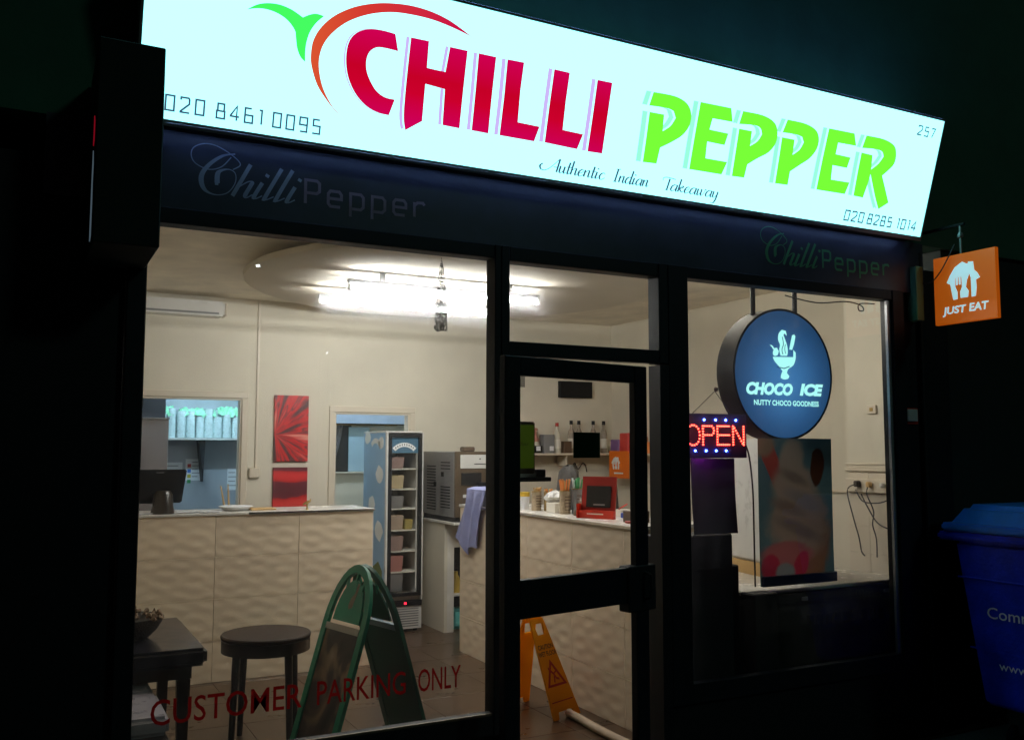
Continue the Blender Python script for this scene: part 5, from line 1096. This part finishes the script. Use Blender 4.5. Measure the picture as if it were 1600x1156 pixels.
for (x0_, x1_, z0_, z1_, y0_, lab) in ((3.17, 3.638, .42, 1.262, .20, 'tall black box standing under the LED sign'), (3.6385, 3.70, .42, 1.08, .22, 'narrow black box against the tall one'), (3.7005, 3.88, .42, .925, .10, 'low black box in front of the chest freezer')):
    c = obj('storage_box', bx(x0_, x1_, y0_, y0_+.12 if x0_ > 3.7 else y0_+.2, z0_-.4, z1_, bev=.008), 'blackm'); tag(c, lab, 'box')
# right side wall pier with sockets
PI_ = struct('wall_pier', bx(5.55, RX-.001, .3, 1.09, 0, CZ-.001), 'wall')
c = thing('dado_rail', 'moulded cream rail along the pier above the sockets', 'rail', (5.54, .7, 1.59))
for z0_, z1_, d_ in ((1.585, 1.60, .022), (1.6005, 1.63, .014), (1.6305, 1.645, .02)): obj('moulding', bx(5.5495-d_, 5.5495, .31, 1.10, z0_, z1_, bev=.003), 'rail', c)
wt = bx(0, .008, 0, .195, 0, .195, bev=.002).mesh('wall_tile'); wt.materials.append(M['rail'])
for i in range(4):
    for j in range(8):
        o = bpy.data.objects.new('tile', wt); COL.objects.link(o); o.parent = PI_; o.location = Vector((5.5415, .305+i*.196, .0+j*.197))-PI_.location
SK = thing('socket_row', 'row of wall sockets with plugs on the pier', 'sockets', (5.53, .8, 1.44))
obj('back_box', bx(5.505, 5.541, .56, 1.08, 1.43, 1.53, bev=.005), 'rail', SK)
for y, m_, s_ in ((.95, 'cable', .045), (.84, 'tan', .04), (.72, 'white2', .035), (.63, 'white2', .035)):
    obj('plug', bx(5.465, 5.5045, y-s_/2, y+s_/2, 1.47, 1.47+s_, bev=.008), m_, SK)
for k, pts in enumerate((
    [(5.48, .96, 1.49), (5.46, 1.02, 1.44), (5.49, 1.0, 1.25), (5.50, .96, 1.1), (5.49, .93, 1.0), (5.49, .90, .97)],
    [(5.47, .84, 1.47), (5.45, .83, 1.42), (5.48, .80, 1.30), (5.50, .83, 1.20), (5.50, .80, 1.1), (5.49, .79, .97)],
    [(5.47, .95, 1.45), (5.46, .88, 1.37), (5.47, .76, 1.36), (5.48, .66, 1.39), (5.47, .6, 1.44)],
    [(5.47, .90, 1.42), (5.47, .84, 1.32), (5.47, .76, 1.22), (5.48, .66, 1.18), (5.49, .55, 1.17)])):
    c = obj('power_cable', MB().tube(smooth_path(pts), .005, 6), 'cable'); tag(c, ['dark cable dropping from the left plug', 'thin cable dropping behind the freezer from the middle socket', 'short cable looping between the sockets', 'cable sagging from the sockets to the window edge'][k], 'cable')
LSW = thing('light_switch', 'cream light switch high on the pier in the right window', 'switch', (5.54, .84, 2.01))
obj('plate', bx(5.535, 5.5495, .80, .885, 2.01, 2.075, bev=.003), 'rail', LSW); obj('rocker', bx(5.529, 5.5345, .825, .855, 2.028, 2.055, bev=.002), 'brass', LSW)
c = obj('top_cable', MB().tube(smooth_path([(3.95, .06, 2.655), (4.2, .06, 2.63), (4.45, .06, 2.655), (4.58, .06, 2.64), (4.60, .06, 2.61), (4.56, .06, 2.61), (4.57, .06, 2.65), (4.70, .06, 2.66)]), .004), 'cable'); tag(c, 'thin cable looped along the top of the right window', 'cable')

# street lamps across the road whose lights glint in the glass
glow = emis('street_lamp_glow', (.85, .95, 1.), 60.)
def street_lamp(x, y, z, lab, g):
    t = thing('street_lamp', lab, 'street lamp', (x, y-.85, -.13), group='street lamps'); h = z+.13-.12
    obj('post', MB().tube([(0, 0, 0), (0, 0, h/2), (0, 0, h)], [.08, .06, .045], 10), 'blackm', t, local=True); obj('arm', MB().tube([(0, 0, h), (0, .4, h+.2), (0, .8, h+.2)], .04, 8), 'blackm', t, local=True)
    obj('lamp', MB().lathe([(0, 0), (g*.8, .01), (g, .04), (0, .06)], (0, .85, h+.08), 14), glow, t, local=True)
street_lamp(4.50, -17, 5.87, 'lit street lamp across the road, nearest of three', .06)
street_lamp(7.62, -21, 6.51, 'lit street lamp across the road, second of three', .05)
street_lamp(8.78, -26, 4.91, 'lit street lamp across the road, lowest and farthest', .06)
